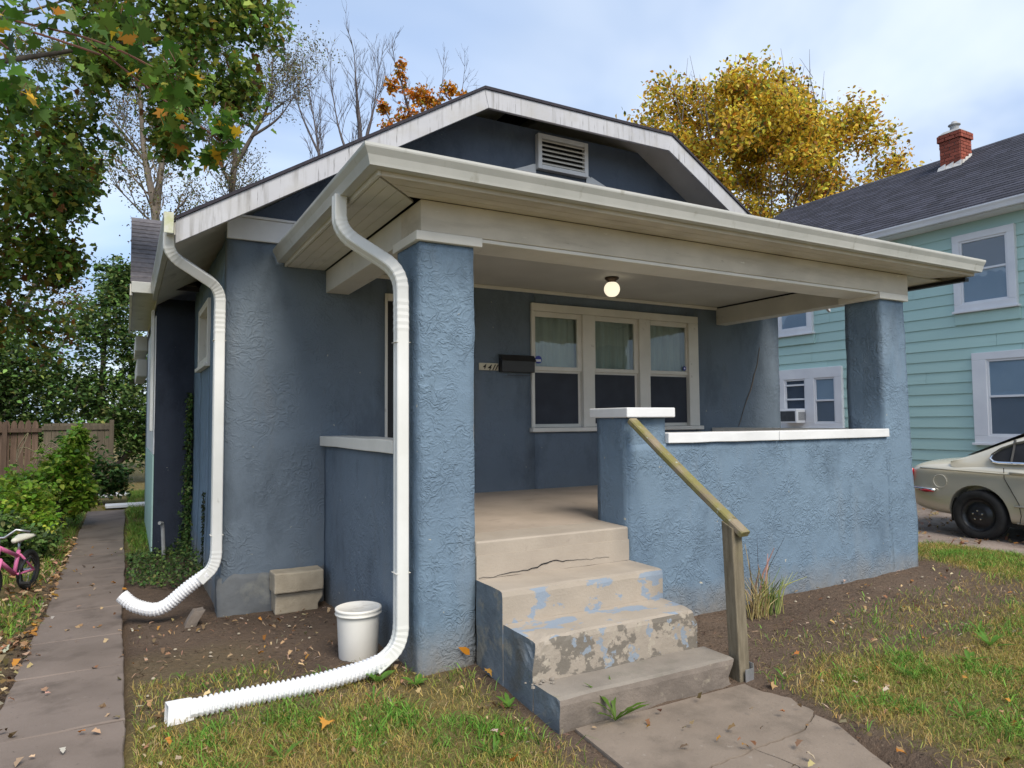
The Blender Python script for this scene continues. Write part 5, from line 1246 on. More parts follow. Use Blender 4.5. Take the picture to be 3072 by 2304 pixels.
# ---- two thin-crowned trees behind the house on the left
def sparse_tree(name, base, h, seed, label, lean, leafn, cols, bark, size=(.05, .09), spread=.55, levels=6, r0=.2, group=None, **k):
    t = empty(name, base, label, 'tree', group)
    segs, tips = branches(base, h, spread, levels, r0, seed, lean, **k)
    branch_mesh(segs, 'trunk', bark, t)
    if leafn:
        P = tip_points(tips, leafn, .16); P = P[rng.random(len(P)) < .8]
        leaves('crown', P, rng.uniform(size[0], size[1], len(P)), palette(len(P), cols, .3), OVAL, 'leaf', t, .2)
    return t
OLIVE = [(3, (.19, .19, .075)), (3, (.13, .135, .055)), (2, (.24, .17, .075)), (1, (.09, .07, .04))]
def twigged(name, label, base, stems, bark, seed, step=.55, ln=1.7, levels=3, leafn=0, cols=OLIVE, size=(.04, .08), spread=.6, upw=.5, lo=.35, minr=.005):
    """tree from hand-laid stems (path, r0, r1) that carry recursive side twigs"""
    t = empty(name, base, label, 'tree'); rd_ = random.Random(seed); m = MB(); tips = []
    def twig(p, d, L, r, lv):
        k = 3; path_ = [p.copy()]; q = p.copy(); dd = d.copy()
        for i in range(k):
            dd = (dd + Vector((rd_.gauss(0, .16), rd_.gauss(0, .16), rd_.gauss(0, .1) + .07*upw))).normalized(); q = q + dd*(L/k); path_.append(q.copy())
        m.tube(path_, [r, r*.8, r*.6, max(minr*.7, r*.4)], 3, cap=False); tips.append(path_[-1]); tips.append(path_[2])
        if lv >= levels: return
        for j in range(rd_.randint(3, 4)):
            tt = rd_.uniform(.25, 1.0)*k; i0 = min(k-1, int(tt)); b = path_[i0].lerp(path_[i0+1], tt-i0)
            ax = dd.orthogonal().normalized(); ax.rotate(Matrix.Rotation(rd_.uniform(0, 6.28), 3, dd)); sp = spread*rd_.uniform(.6, 1.2)
            nd = (dd*math.cos(sp) + ax*math.sin(sp) + Vector((0, 0, upw*.25))).normalized()
            twig(b, nd, L*rd_.uniform(.45, .68), max(minr, r*.6), lv+1)
    for path_, ra, rb in stems:
        pp = rnd_path(path_, .8); n = len(pp); m.tube(pp, [ra+(rb-ra)*i/(n-1) for i in range(n)], 7, cap=False)
        Ls = [0]
        for a_, b_ in zip(pp, pp[1:]): Ls.append(Ls[-1]+(b_-a_).length)
        s_ = Ls[-1]*lo
        while s_ <= Ls[-1]:
            i0 = max(i for i in range(n) if Ls[i] <= s_+1e-6); i0 = min(i0, n-2); b = pp[i0].lerp(pp[i0+1], (s_-Ls[i0])/max(1e-6, Ls[i0+1]-Ls[i0])); dd = (pp[i0+1]-pp[i0]).normalized()
            ax = dd.orthogonal().normalized(); ax.rotate(Matrix.Rotation(rd_.uniform(0, 6.28), 3, dd)); sp = spread*rd_.uniform(.8, 1.4)
            f = s_/Ls[-1]
            twig(b, (dd*math.cos(sp)+ax*math.sin(sp)+Vector((0, 0, upw*.3))).normalized(), ln*rd_.uniform(.6, 1.1)*(1.15-.5*f), max(minr*1.5, (ra+(rb-ra)*f)*.4), 1)
            s_ += step*rd_.uniform(.6, 1.3)
        twig(pp[-1], (pp[-1]-pp[-2]).normalized(), ln*.8, rb, 1)
    m.build('trunk', bark, t, smooth=True)
    if leafn:
        T = np.array([tuple(p) for p in tips]); P = np.repeat(T, leafn, axis=0) + rng.normal(0, .13, (len(T)*leafn, 3))
        leaves('crown', P, rng.uniform(size[0], size[1], len(P)), palette(len(P), cols, .3), OVAL, 'leaf', t, .2)
    return t
twigged('thin_tree', 'thin-leaved tree with a pale forked trunk rising behind the left eave', (-1.2, 19.0, -.1), [([(-1.2, 19.0, -.1), (-1.15, 19.0, 5), (-1.27, 19.0, 8.0), (-1.62, 19.1, 9.6), (-1.75, 19.1, 11.4), (-2.0, 19.1, 13.5)], .17, .03), ([(-1.25, 19, 7.9), (-1.15, 18.9, 9.6), (-.75, 18.7, 11.0), (-.5, 18.5, 13.0)], .10, .025), ([(-1.6, 19.1, 9.5), (-2.6, 19.2, 10.8), (-3.6, 19.2, 11.6)], .05, .015)], 'bark_pale', 5, leafn=9, step=.30, size=(.05, .10))
twigged('thin_tree', 'wispy small-leaved tree with dark forked limbs left of the bare tree', (.5, 18.0, -.1), [([(.5, 18.0, -.1), (.6, 18.0, 5), (.72, 17.9, 8.6), (.80, 17.8, 9.6), (.70, 17.8, 10.8), (.20, 18.0, 12.4)], .14, .025), ([(.78, 17.8, 9.3), (1.26, 17.5, 10.3), (1.7, 17.3, 11.2), (1.75, 17.2, 12.6)], .07, .02), ([(1.2, 17.5, 10.2), (1.9, 17.1, 10.7), (2.3, 16.9, 11.4)], .045, .015), ([(.72, 17.9, 8.7), (.2, 18.1, 9.8), (-.3, 18.2, 10.8)], .05, .015)], 'bark', 17, leafn=7, step=.27, ln=1.6, size=(.045, .09))
twigged('bare_tree', 'leafless tree with fine upright grey twigs above the roof edge', (4.9, 18.8, -.1), [([(4.9, 18.8, -.1), (4.9, 18.8, 8), (4.95, 18.8, 11.3), (4.75, 18.7, 13.0), (4.7, 18.7, 13.9)], .15, .02), ([(4.93, 18.8, 10.6), (5.3, 18.5, 12.2), (5.45, 18.4, 13.7)], .06, .015), ([(4.9, 18.8, 9.9), (4.3, 19.1, 11.4), (4.0, 19.2, 13.3)], .06, .015), ([(4.85, 18.8, 7.0), (3.8, 19.4, 9.0), (3.65, 19.5, 11.3), (3.35, 19.7, 13.2)], .08, .018), ([(3.7, 19.5, 10.8), (3.1, 19.7, 12.2), (2.9, 19.8, 13.0)], .04, .012)], 'bark_grey', 23, leafn=0, step=.20, ln=1.35, spread=.42, upw=1.0, lo=.45)
ORANGE = [(4, (.62, .26, .022)), (3, (.54, .19, .02)), (2, (.52, .30, .04)), (1.2, (.20, .20, .04)), (.8, (.36, .12, .02))]
t = twigged('orange_tree', 'orange-leaved tree with bare twig ends just above the roof ridge', (7.0, 18.2, -.1), [([(7.0, 18.2, -.1), (7.0, 18.0, 8), (6.7, 17.9, 11.2), (6.3, 18.0, 12.6), (6.05, 18.1, 13.7)], .15, .02), ([(6.9, 18, 10.6), (7.2, 17.6, 12.0), (7.4, 17.4, 13.3)], .06, .014), ([(6.95, 18, 9.6), (7.9, 17.2, 11.6), (8.0, 17.1, 13.0)], .06, .014), ([(6.8, 18, 10.8), (5.9, 18.3, 11.8), (5.6, 18.4, 12.5)], .05, .014)], 'bark_grey', 31, leafn=0, step=.45, ln=1.1, upw=.8, lo=.6)
P = blob_points([(6.09, 18.05, 13.75, .26, .3, .38, .5), (5.98, 18.1, 13.05, .34, .35, .38, .5), (5.60, 18.4, 12.4, .36, .4, .36, .45), (6.72, 17.8, 12.75, .52, .45, .48, .9), (7.15, 17.6, 12.7, .42, .4, .45, .7), (7.62, 17.3, 13.05, .28, .3, .36, .55), (8.07, 17.0, 12.75, .30, .3, .26, .4), (6.4, 18.0, 12.05, .7, .5, .4, 1.0), (5.8, 18.2, 11.7, .5, .5, .4, .5)], 380, .1, .2)
leaves('crown', P, rng.uniform(.08, .15, len(P)), palette(len(P), ORANGE, .22), LOBED, 'leaf', t, .3)

# ---- the yellow tree behind the neighbour
YT = empty('yellow_tree', (18.0, 13.4, 0), 'large rounded tree in yellow autumn leaf behind the mint house', 'tree')
segs, tips = branches((18.0, 13.4, 0), 12.2, .55, 5, .34, 77, (0, 0), upward=.45)
branch_mesh(segs, 'trunk', 'bark_grey', YT)
rd = random.Random(5)
yb = []
for i in range(64):
    th, ph = rd.uniform(0, 2*math.pi), rd.uniform(-.55, 1.0)
    rr = rd.uniform(.55, 1.0); c = math.cos(ph*1.3)
    yb.append((18.0+4.5*rr*c*math.cos(th), 13.2+4.2*rr*c*math.sin(th), 9.5+4.5*rr*math.sin(ph*1.3), rd.uniform(.7, 1.2), rd.uniform(.7, 1.2), rd.uniform(.6, 1.0)))
for a, b, z in ((14.4, 14.7, 12.0), (14.7, 14.6, 10.6), (14.5, 14.8, 9.2), (15.4, 14.3, 8.6), (14.9, 14.5, 13.2), (21.4, 10.9, 11.6), (21.8, 10.6, 10.4), (15.0, 14.6, 11.4), (16.0, 14.2, 13.2), (17.2, 13.2, 13.6), (19.0, 12.4, 13.2), (20.2, 11.6, 12.0), (14.9, 15.2, 9.6), (14.4, 15.6, 7.8), (21.2, 11.0, 9.6), (21.0, 11.2, 8.4), (20.6, 11.4, 7.2), (21.6, 10.8, 7.6), (19.6, 12.0, 7.0), (22.0, 10.6, 9.0), (15.2, 15.0, 7.2)): yb.append((a, b, z, 1.0, 1.0, .9))
YEL = [(5, (.76, .54, .06)), (4, (.66, .43, .05)), (2, (.50, .28, .04)), (2.5, (.46, .43, .07)), (1.2, (.115, .145, .03)), (1, (.20, .09, .03))]
P = blob_points(yb, 800, .2, .2)
leaves('crown', P, rng.uniform(.10, .20, len(P)), palette(len(P), YEL, .3), OVAL, 'leaf', YT, .2)
tw_ = MB()
for i in range(60):
    th = rd.uniform(0, 2*math.pi); p = Vector((18+3.6*math.cos(th)*rd.uniform(.2, 1), 13.2+3.2*math.sin(th)*rd.uniform(.2, 1), 12.6)); q = p + Vector((rd.gauss(0, .35), rd.gauss(0, .3), rd.uniform(1.0, 1.9)))
    p.z -= .8; tw_.tube([p, p.lerp(q, .5)+Vector((rd.gauss(0, .1), 0, 0)), q], [.02, .012, .005], 3)
    tw_.tube([p.lerp(q, .5), p.lerp(q, .5)+Vector((rd.gauss(0, .3), rd.gauss(0, .2), rd.uniform(.3, .7)))], [.01, .004], 3)
tw_.build('bare_twigs', 'bark_grey', YT)

# ---- dense greenery closing the back yard
DARK = [(3, (.055, .10, .033)), (4, (.105, .180, .050)), (3, (.18, .28, .078)), (1, (.23, .26, .085))]
def bushy(name, base, blobs, n, size, cols, label, cat, shape=OVAL, stems=5, clump=.14, shell=.35, bark='bark', group=None, upb=1.0):
    t = empty(name, base, label, cat, group)
    m = MB()
    for i in range(stems):
        b = blobs[i % len(blobs)]
        m.tube(rnd_path([(base[0]+rd.gauss(0, .12), base[1]+rd.gauss(0, .1), base[2]), (base[0]+(b[0]-base[0])*.4+rd.gauss(0, .1), base[1]+(b[1]-base[1])*.4, base[2]+(b[2]-base[2])*.55), (b[0], b[1], b[2]+.1)], .3), .02 if cat != 'tree' else .07, 5)
    m.build('trunk' if cat == 'tree' else 'stem', bark, t, smooth=True)
    P = blob_points(blobs, n, shell, clump); P = P[P[:, 2] > base[2]+.02]
    leaves('crown' if cat == 'tree' else 'foliage', P, rng.uniform(size[0], size[1], len(P)), palette(len(P), cols, .3), shape, 'leaf', t, upb)
    return t
bushy('evergreen_tree', (-7.8, 19.0, -.1), [(-7.8, 19, 3.2, 1.8, 1.4, 1.5), (-8.6, 19, 1.7, 1.6, 1.3, 1.3), (-6.7, 18.6, 2.0, 1.4, 1.2, 1.3), (-7.2, 19, 4.6, 1.3, 1.2, 1.0)], 3200, (.09, .17), DARK, 'dark bushy tree behind the far left of the picket fence', 'tree', clump=.12)
bushy('evergreen_tree', (-5.2, 19.2, -.1), [(-5.4, 19, 2.4, 1.4, 1.2, 1.2), (-4.6, 18.6, 3.3, 1.3, 1.2, 1.0), (-5.8, 19.2, 3.9, 1.2, 1.1, .9), (-4.4, 18.9, 1.5, 1.3, 1.1, 1.2)], 3200, (.09, .17), DARK, 'leafy green tree rising behind the right end of the picket fence', 'tree', clump=.12)
bushy('evergreen_tree', (-2.6, 18.4, -.1), [(-3.2, 18.4, 2.6, 1.2, 1.1, 1.1), (-2.2, 18.2, 2.0, 1.1, 1.1, 1.2), (-2.5, 18.3, 4.3, 1.1, 1.0, 1.2), (-1.6, 18.6, 3.2, 1.0, 1.0, 1.2), (-1.3, 18.8, 1.2, 1.2, 1.0, 1.0), (-2.2, 18.6, 5.6, .8, .8, .9)], 2800, (.09, .17), DARK, 'dense dark tree between the board fence and the house corner', 'tree', clump=.12)
bushy('autumn_tree', (-6.5, 24.5, -.1), [(-6.8, 24, 6.0, 2.2, 1.6, 1.5), (-4.6, 24, 6.6, 1.9, 1.5, 1.5), (-5.4, 24, 8.2, 2.0, 1.5, 1.3), (-8.6, 24, 5.0, 1.9, 1.5, 1.6), (-3.2, 24, 5.2, 1.5, 1.3, 1.4)], 900, (.10, .19), [(3, (.10, .12, .035)), (2, (.19, .13, .04)), (2, (.24, .13, .035)), (1, (.06, .08, .03))], 'tall rusty-green tree far behind the back fence', 'tree', clump=.14)
wd_b = [(x, 27+rd.uniform(-1, 1), rd.uniform(.8, 2.6), 1.9, 1.5, rd.uniform(1.4, 2.2)) for x in np.arange(-22, 0, 1.7)]
P = blob_points(wd_b, 520, .3, .14)
leaves('far_woods', P, rng.uniform(.16, .3, len(P)), palette(len(P), DARK, .3), OVAL, 'leaf', None, .3, label='dark mass of far shrubs behind the yard', cat='woods', kind='stuff')
BRIGHT = [(5, (.32, .48, .06)), (4, (.22, .37, .045)), (3, (.42, .52, .08)), (1.0, (.10, .18, .035)), (.5, (.28, .25, .05))]
bushy('leafy_bush', (-2.95, 9.2, -.1), [(-2.70, 9.4, 1.05, .28, .4, .40), (-2.62, 9.5, 1.38, .14, .25, .24, .4), (-2.95, 9.2, .75, .38, .5, .45), (-2.62, 9.3, .45, .30, .5, .42, .8), (-3.3, 9.0, .55, .4, .5, .40)], 1500, (.06, .13), BRIGHT, 'bright green bush climbing beside the path in front of the fence', 'bush', OVAL)
bushy('leafy_bush', (-3.35, 7.4, -.1), [(-3.15, 7.9, .45, .40, .5, .42), (-3.5, 7.3, .48, .45, .5, .40), (-3.0, 7.4, .22, .32, .5, .28, .7), (-3.95, 7.0, .55, .5, .6, .42)], 1500, (.05, .11), BRIGHT, 'low bright green bush at the left edge above the bicycle', 'bush', OVAL)
bushy('dark_shrub', (-3.35, 5.9, -.1), [(-3.25, 5.9, .22, .42, .5, .36), (-3.8, 5.6, .3, .5, .5, .42), (-2.95, 6.5, .12, .3, .5, .24, .6)], 1300, (.045, .10), DARK, 'shadowy dark shrub right behind the pink bicycle', 'bush', OVAL)
bushy('leafy_bush', (-2.55, 13.0, -.1), [(-2.6, 13.0, .6, .55, .5, .6), (-2.9, 13.2, 1.15, .35, .4, .4, .6), (-2.15, 13.1, .45, .4, .4, .42)], 800, (.07, .14), [(3, (.05, .11, .035)), (3, (.08, .15, .04)), (1, (.16, .16, .05))], 'blue-green bush in front of the grey board fence', 'bush', OVAL)
vn = MB()
for i in range(16):
    x0_ = rd.uniform(-3.7, -2.6); p = Vector((x0_, 12.9+rd.uniform(-.3, .3), .2)); q = p + Vector((rd.gauss(0, .3), rd.gauss(0, .2), rd.uniform(.9, 1.4)))
    vn.tube(rnd_path([p, p.lerp(q, .5)+Vector((rd.gauss(0, .2), 0, .2)), q, q + Vector((rd.gauss(0, .2), 0, -rd.uniform(.2, .7)))], .2), .010, 4)
vn.build('dry_vines', 'wood_grey', label='dry tan vine stems draped over the fence end', cat='vines')
# ivy climbing the inside corner of the side bay, and the creeping patch at its foot
zz = rng.random(1700)**1.5*2.1-.1
P = np.stack([-1.20 - np.abs(rng.normal(0, .035, 1700))*(1.6-zz*.5).clip(.4), 5.82 - np.abs(rng.normal(0, .10, 1700))*(1.5-zz*.55).clip(.25), zz], 1)
leaves('ivy', P, rng.uniform(.03, .06, len(P)), palette(len(P), DARK, .3), OVAL, 'leaf', None, .2, label='dark ivy creeping up the corner of the side bay', cat='ivy')
n = 2600
P = np.stack([rng.uniform(-1.90, -1.14, n), rng.uniform(3.1, 5.9, n), np.abs(rng.normal(0, .05, n))-.08], 1); k_ = P[:, 1] + (P[:, 0]+1.14)*.9 > 3.4
P = P[k_]; P[:, 2] += .10*np.exp(-((P[:, 0]+1.25)/.18)**2)*rng.random(len(P))*2
leaves('ground_ivy', P, rng.uniform(.025, .055, len(P)), palette(len(P), DARK, .3), OVAL, 'leaf', None, .6, label='creeping ground cover along the foot of the side wall', cat='ground cover', kind='stuff')
n = 420; zz = rng.uniform(-.05, .85, n)
P = np.stack([np.full(n, -1.19)-np.abs(rng.normal(0, .006, n)), 4.05+rng.normal(0, .022, n)*(1.35-zz), zz], 1)
leaves('wall_creeper', P, rng.uniform(.015, .035, n), palette(n, [(1, (.03, .05, .022)), (1, (.05, .06, .03))], .3), OVAL, 'leaf', None, .1, label='thin dark line of creeper on the side wall behind the corner downspout', cat='creeper')

# ------------------------------------------------------------------ grass, weeds and fallen leaves
def free(x, y):
    """0 where something hard covers the soil"""
    hard = ((x > -2.6) & (x < -1.88)) | ((x > .20+.10*(y+1.03)) & (x < np.interp(y, [-3, -2.26, -1.98, -1.5, -1.03], [1.18, 1.20, 1.30, 1.53, 1.60])) & (y < -.98)) | ((x > .04) & (x < 1.45) & (y > -1.05)) | ((x > -.33) & (x < 5.15) & (y > -.03)) | ((x > -1.3) & (x < 6.1) & (y > 2.4)) | (x > 6.85)
    return ~hard
def fbm(x, y, s, o=0): return np.array([noise.noise(Vector((a*s+o, b*s-o, o*.7))) + .5*noise.noise(Vector((a*s*2.3+o, b*s*2.3, 5))) for a, b in zip(x, y)])
def blades(name, n, xr, yr, hmin, hmax, wd, cols, label, dscale=1.0, thr=.0, nscale=1.1, seed=0, dfun=density):
    x = rng.uniform(*xr, n); y = rng.uniform(*yr, n); d = dfun(x, y)*free(x, y)
    f = fbm(x, y, nscale, seed); k = rng.random(n) < np.clip(d*dscale*(.55+1.1*(f-thr)), 0, 1)
    x, y, f = x[k], y[k], f[k]; n = len(x); z = gz(x, y)-.015
    h = rng.uniform(hmin, hmax, n); a = rng.uniform(0, 2*np.pi, n); ln = rng.uniform(.3, 1.9, n)*h; b = rng.uniform(0, 2*np.pi, n)
    dxy = np.stack([np.cos(a), np.sin(a)], 1); sxy = np.stack([np.cos(b), np.sin(b)], 1)*(wd*rng.uniform(.6, 1.3, n))[:, None]
    base = np.stack([x, y, z], 1); V = np.zeros((n, 5, 3))
    V[:, 0] = base; V[:, 0, :2] -= sxy; V[:, 1] = base; V[:, 1, :2] += sxy
    midp = base.copy(); midp[:, :2] += dxy*(ln*.35)[:, None]; midp[:, 2] += h*.62
    V[:, 2] = midp; V[:, 2, :2] += sxy*.7; V[:, 3] = midp; V[:, 3, :2] -= sxy*.7
    V[:, 4] = base; V[:, 4, :2] += dxy*ln[:, None]; V[:, 4, 2] += h*np.clip(1-.25*(ln/h)**2, .15, 1)
    me = bpy.data.meshes.new(name); me.vertices.add(n*5); me.vertices.foreach_set('co', V.astype(np.float32).ravel())
    o5 = (np.arange(n)*5)[:, None]; li = np.concatenate([o5+np.array([[0, 1, 2, 3]]), o5+np.array([[3, 2, 4]])], 1).astype(np.int32)
    me.loops.add(n*7); me.loops.foreach_set('vertex_index', li.ravel())
    me.polygons.add(2*n); st = (np.arange(n)*7)[:, None] + np.array([[0, 4]]); me.polygons.foreach_set('loop_start', st.astype(np.int32).ravel()); me.polygons.foreach_set('loop_total', np.tile([4, 3], n).astype(np.int32))
    C = palette(n, cols, .22)
    at = me.color_attributes.new('Col', 'FLOAT_COLOR', 'POINT'); CC = np.ones((n, 5, 4), np.float32); CC[:, :, :3] = C[:, None, :]; at.data.foreach_set('color', CC.ravel())
    me.materials.append(M['blade']); me.update(calc_edges=True)
    o = link_mesh(name, me); tag(o, label, 'grass', kind='stuff'); return n
STRAW = [(4, (.50, .37, .12)), (3, (.40, .29, .09)), (3, (.34, .29, .075)), (1, (.52, .40, .20))]
LAWN = [(4, (.19, .255, .045)), (3, (.145, .215, .036)), (2, (.26, .28, .06)), (1, (.34, .27, .09))]
TUFT = [(3, (.15, .31, .042)), (3, (.115, .25, .036)), (1, (.21, .36, .06))]
blades('dry_grass', 190000, (-2.9, 7.0), (-2.7, .8), .03, .065, .0021, STRAW, 'short straw-coloured dry grass in the front lawn', 1.15, -.1, 1.3, 3)
blades('lawn_grass', 150000, (-2.9, 7.0), (-2.7, .8), .03, .075, .0023, LAWN, 'short olive-green grass of the patchy front lawn', 1.0, .0, 1.7, 9)
blades('grass_tufts', 200000, (-2.9, 7.0), (-2.7, .9), .045, .10, .0034, TUFT, 'scattered bright green grass tufts', 1.1, .50, 2.4, 14)
blades('yard_grass', 70000, (-3.4, -1.2), (2.5, 15.5), .05, .14, .005, LAWN+TUFT, 'green grass either side of the path in the back yard', .9, -.1, .9, 21)
blades('left_yard_grass', 60000, (-8.5, -3.3), (-2.0, 15.0), .05, .13, .0055, LAWN+TUFT, 'grass of the side yard left of the bicycle', .8, -.15, .9, 33, dfun=lambda x, y: np.full(len(x), .8))
blades('side_grass', 14000, (5.1, 7.0), (-1.6, 3.0), .04, .09, .003, LAWN+TUFT, 'strip of green grass beside the driveway', 1.0, -.3, 1.5, 25, dfun=lambda x, y: sstep(5.2, 5.8, x)*sstep(-1.4, -.6, y)+.0)
def litter(name, n, xr, yr, size, cols, label, shape=LOBED, zoff=.012, fun=None):
    x = rng.uniform(*xr, n); y = rng.uniform(*yr, n)
    k = np.ones(n, bool) if fun is None else fun(x, y)
    x, y = x[k], y[k]; z = gz(x, y)+zoff+rng.uniform(0, .012, len(x))
    leaves(name, np.stack([x, y, z], 1), rng.uniform(size[0], size[1], len(x)), palette(len(x), cols, .25), shape, 'leaf_dry', None, 2.2, fold=.35, label=label, cat='leaves', kind='stuff')
TAN = [(4, (.40, .27, .15)), (3, (.30, .18, .09)), (2, (.48, .36, .24)), (1.2, (.45, .20, .04)), (1.5, (.22, .11, .055)), (.2, (.50, .44, .36))]
litter('fallen_leaves', 520, (-1.93, .05), (-2.2, 2.5), (.015, .045), TAN, 'small dry leaves and chips scattered on the soil left of the porch', fun=lambda x, y: free(x, y) & (fbm(x, y, 1.6, 4) > -.15))
litter('fallen_leaves', 480, (1.5, 6.6), (-2.6, -.02), (.014, .042), TAN, 'small dry leaves scattered on the soil right of the steps', fun=lambda x, y: free(x, y) & (fbm(x, y, 1.4, 8) > -.1))
litter('leaf_litter', 1500, (-3.6, -2.5), (.5, 8.0), (.03, .075), TAN + [(3, (.20, .13, .05))], 'drift of tan and brown leaves along the left edge of the path', zoff=.02, fun=lambda x, y: (x < -2.53) & (rng.random(len(x)) < np.clip(1.1+(x+2.45)*.9, .12, 1)))
SLIV = [(0, 0), (.07, .3), (.05, .8), (0, 1.0), (-.06, .6), (-.05, .2)]
litter('soil_litter', 5200, (-1.93, 6.8), (-2.3, 2.45), (.02, .06), [(3, (.30, .20, .13)), (3, (.20, .13, .085)), (2, (.12, .08, .055)), (1, (.42, .33, .23))], 'fine twigs, straw and bark bits strewn over the bare soil', SLIV, .004, fun=lambda x, y: free(x, y) & (fbm(x, y, 2.2, 13) > -.25))
litter('path_leaves', 60, (-2.55, -1.93), (-.2, 7), (.02, .055), TAN, 'few dry leaves lying on the garden path', zoff=.026)
litter('walk_leaves', 40, (.2, 1.5), (-2.2, -1.03), (.02, .05), TAN, 'few dry leaves lying on the front walk', zoff=.014)
litter('drive_leaves', 700, (6.9, 10.2), (-2, 5), (.03, .07), TAN, 'dry leaves spread over the gravel drive', zoff=.034)
ORL = [((-.98, -.42, 'large golden maple leaf in the grass beyond the pipe end', .115, (.56, .27, .05)), 0), ((-.28, -1.22, 'bright orange leaf standing in the front grass', .085, (.62, .20, .02)), .6),
       ((1.55, -1.16, 'curled tan leaf beside the post base', .12, (.42, .27, .13)), 0), ((2.05, -.98, 'orange leaf on the bare soil right of the post', .07, (.58, .22, .06)), .5), ((.03, -.06, 'orange leaf wedged upright between column and steps', .11, (.62, .24, .02)), 1.5), ((.10, -.20, 'yellow-brown leaf lying at the foot of the steps by the column', .085, (.45, .24, .05)), .1), ((1.28, -1.50, 'rust leaf lying across the crack in the front walk', .05, (.40, .16, .06)), .2)]
for (x, y, lb, s_, c), tilt in ORL:
    o = leaves('fallen_leaf', [(0, 0, 0)], s_*.8, [c], MAPLE if tilt < 1 else OVAL, 'leaf_dry', None, 3.0, fold=.3, label=lb, cat='leaf', origin=(0, 0, 0))
    zt_ = WZ if (.1 < x < 1.6 and y < -1.02) else G(x, y)
    o.location = (x, y, zt_ + .02 + (.07 if tilt > 1 else .012)); o.rotation_euler = (tilt*.9, 0, random.uniform(0, 6))
def rosette(name, x, y, z, n, ln, wd, cols, label, cat='weed', up_=.6, jag=True):
    m = MB(); cs = []
    for i in range(n):
        a = 2*math.pi*i/n + random.uniform(-.4, .4); el = random.uniform(up_*.5, up_*1.5); L_ = ln*random.uniform(.7, 1.15)
        d = Vector((math.cos(a), math.sin(a), 0)); s_ = Vector((-math.sin(a), math.cos(a), 0)); k = 7; b0 = len(m.v)
        for j in range(k+1):
            t = j/k; wv = wd*(math.sin(math.pi*min(1, t*1.02+.06))**.7)*(.35+.65*t)*(1 if not jag or j % 2 else .62)
            p = Vector((x, y, z)) + d*(L_*t*math.cos(el*(1-.5*t))) + Vector((0, 0, L_*(t*math.sin(el) - .45*t*t*math.sin(el)*.6)))
            m.v.append(tuple(p-s_*wv+Vector((0, 0, wv*.4)))); m.v.append(tuple(p)); m.v.append(tuple(p+s_*wv+Vector((0, 0, wv*.4))))
            if j:
                q = b0+3*(j-1); m.f += [(q, q+1, q+4, q+3), (q+1, q+2, q+5, q+4)]; m.m += [0, 0]
    o = m.build(name, 'leaf', origin=(x, y, z), label=label, cat=cat, smooth=True)
    at = o.data.color_attributes.new('Col', 'FLOAT_COLOR', 'POINT'); C = np.ones((len(m.v), 4), np.float32); C[:, :3] = palette(len(m.v), cols, .06); at.data.foreach_set('color', C.ravel())
    return o
WG = [(2, (.13, .27, .04)), (1, (.10, .22, .035))]
rosette('dandelion', .44, -1.07, WZ+.005, 7, .25, .030, [(1, (.11, .19, .03))], 'dandelion growing out of the joint below the bottom step', up_=1.0)
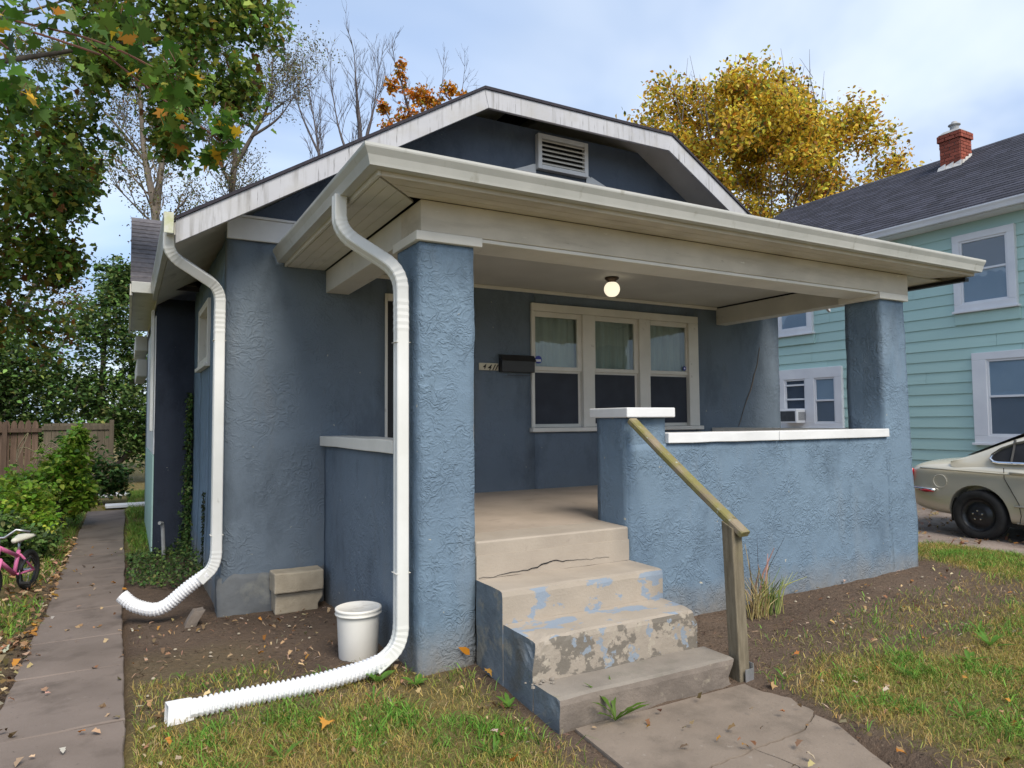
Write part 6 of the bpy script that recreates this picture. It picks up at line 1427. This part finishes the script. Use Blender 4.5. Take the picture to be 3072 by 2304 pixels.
for x, y, n, ln, wd, lb in ((-.56, .02, 4, .12, .045, 'broad-leaved weed pushing up beside the white flexible pipe'), (-.36, -.12, 5, .10, .032, 'small broad-leaved weed at the foot of the column'), (-.66, -.22, 5, .11, .012, 'feathery green weed in front of the white pipe'), (1.72, -1.14, 7, .13, .010, 'bright weed tuft growing against the metal post bracket'),
                            (2.35, -1.55, 7, .13, .018, 'dandelion-like weed in the lawn nearest the post'), (3.55, -1.35, 6, .15, .016, 'pale green weed at the edge of the bare soil on the right'), (2.05, -2.05, 8, .14, .014, 'green weed patch in the lawn by the lower right of the walk'), (4.1, -1.75, 8, .16, .018, 'dark green weed clump at the far right of the lawn'), (3.0, -2.0, 8, .13, .015, 'weed clump in the middle of the right-hand lawn'),
                            (-.30, -1.05, 9, .13, .013, 'bright green weed patch in the lawn left of the steps'), (-1.25, -.62, 8, .12, .013, 'green weed in the lawn in front of the pipe mouth'), (.02, -.62, 6, .09, .020, 'low green weed against the broken side of the steps'), (-1.60, .78, 7, .09, .008, 'small grass clump in the soil by the path edge'), (-1.30, .45, 7, .10, .008, 'grass clump in the soil behind the white pipe'), (3.3, -1.55, 8, .15, .020, 'leafy weed standing at the lawn edge midway along the right bed'), (2.6, -2.3, 9, .15, .018, 'broad green weed near the bottom right corner of the lawn'), (4.9, -1.5, 8, .16, .020, 'leafy weed in the lawn below the parked car'), (2.9, -1.62, 6, .12, .022, 'small broad weed in the dry grass right of the post')):
    rosette('weed', x, y, G(x, y)-.012, n, ln, wd, WG, lb, up_=.75, jag=wd < .02)
# ornamental grass stump by the wall
OG = empty('ornamental_grass', (2.55, -.22, G(2.5, -.2)), 'clump of cut-back ornamental grass with pink dry stalks by the porch wall', 'plant')
def stalks(name, n, hmin, hmax, r, cols, spread, cx_, cy_):
    m = MB(); cl_ = []
    for i in range(n):
        x, y = cx_+random.gauss(0, .05), cy_+random.gauss(0, .04); h = random.uniform(hmin, hmax); d = Vector((random.gauss(0, spread), random.gauss(0, spread*.8)-.05, 0))
        b0 = len(m.v); m.tube([(x, y, G(x, y)-.02), (x+d.x*.4*h, y+d.y*.4*h, G(x, y)+h*.55), (x+d.x*h, y+d.y*h, G(x, y)+h*(1-.2*d.length))], [r, r*.9, r*.35], 4)
        cl_ += [palette(1, cols, .2)[0]]*(len(m.v)-b0)
    o = m.build(name, 'leaf_dry', OG); at = o.data.color_attributes.new('Col', 'FLOAT_COLOR', 'POINT'); C = np.ones((len(m.v), 4), np.float32); C[:, :3] = np.array(cl_); at.data.foreach_set('color', C.ravel())
stalks('green_blades', 46, .15, .40, .004, [(2, (.20, .28, .07)), (1, (.14, .21, .05)), (1, (.32, .30, .10))], .35, 2.62, -.25)
stalks('tan_blades', 44, .12, .36, .004, [(2, (.50, .38, .18)), (1, (.38, .30, .12))], .45, 2.45, -.27)
stalks('pink_stalks', 9, .35, .60, .009, [(1, (.52, .34, .26)), (1, (.44, .28, .20))], .18, 2.56, -.22)
stalks('dark_stems', 4, .5, .72, .003, [(1, (.05, .04, .04))], .25, 2.48, -.15)
# pebbles in the bare soil
pb = MB()
for i in range(70):
    x, y = (random.uniform(-1.85, -.05), random.uniform(-.3, 2.3)) if i % 2 else (random.uniform(1.7, 5), random.uniform(-1.4, -.1)); r = random.uniform(.005, .014)
    pb.lathe([(.0005, -r*.4), (r, 0), (r*.7, r*.55), (.0005, r*.7)], (x, y, G(x, y)), 6)
pb.build('pebbles', 'block', label='small grey pebbles in the bare soil', cat='pebbles', kind='stuff')
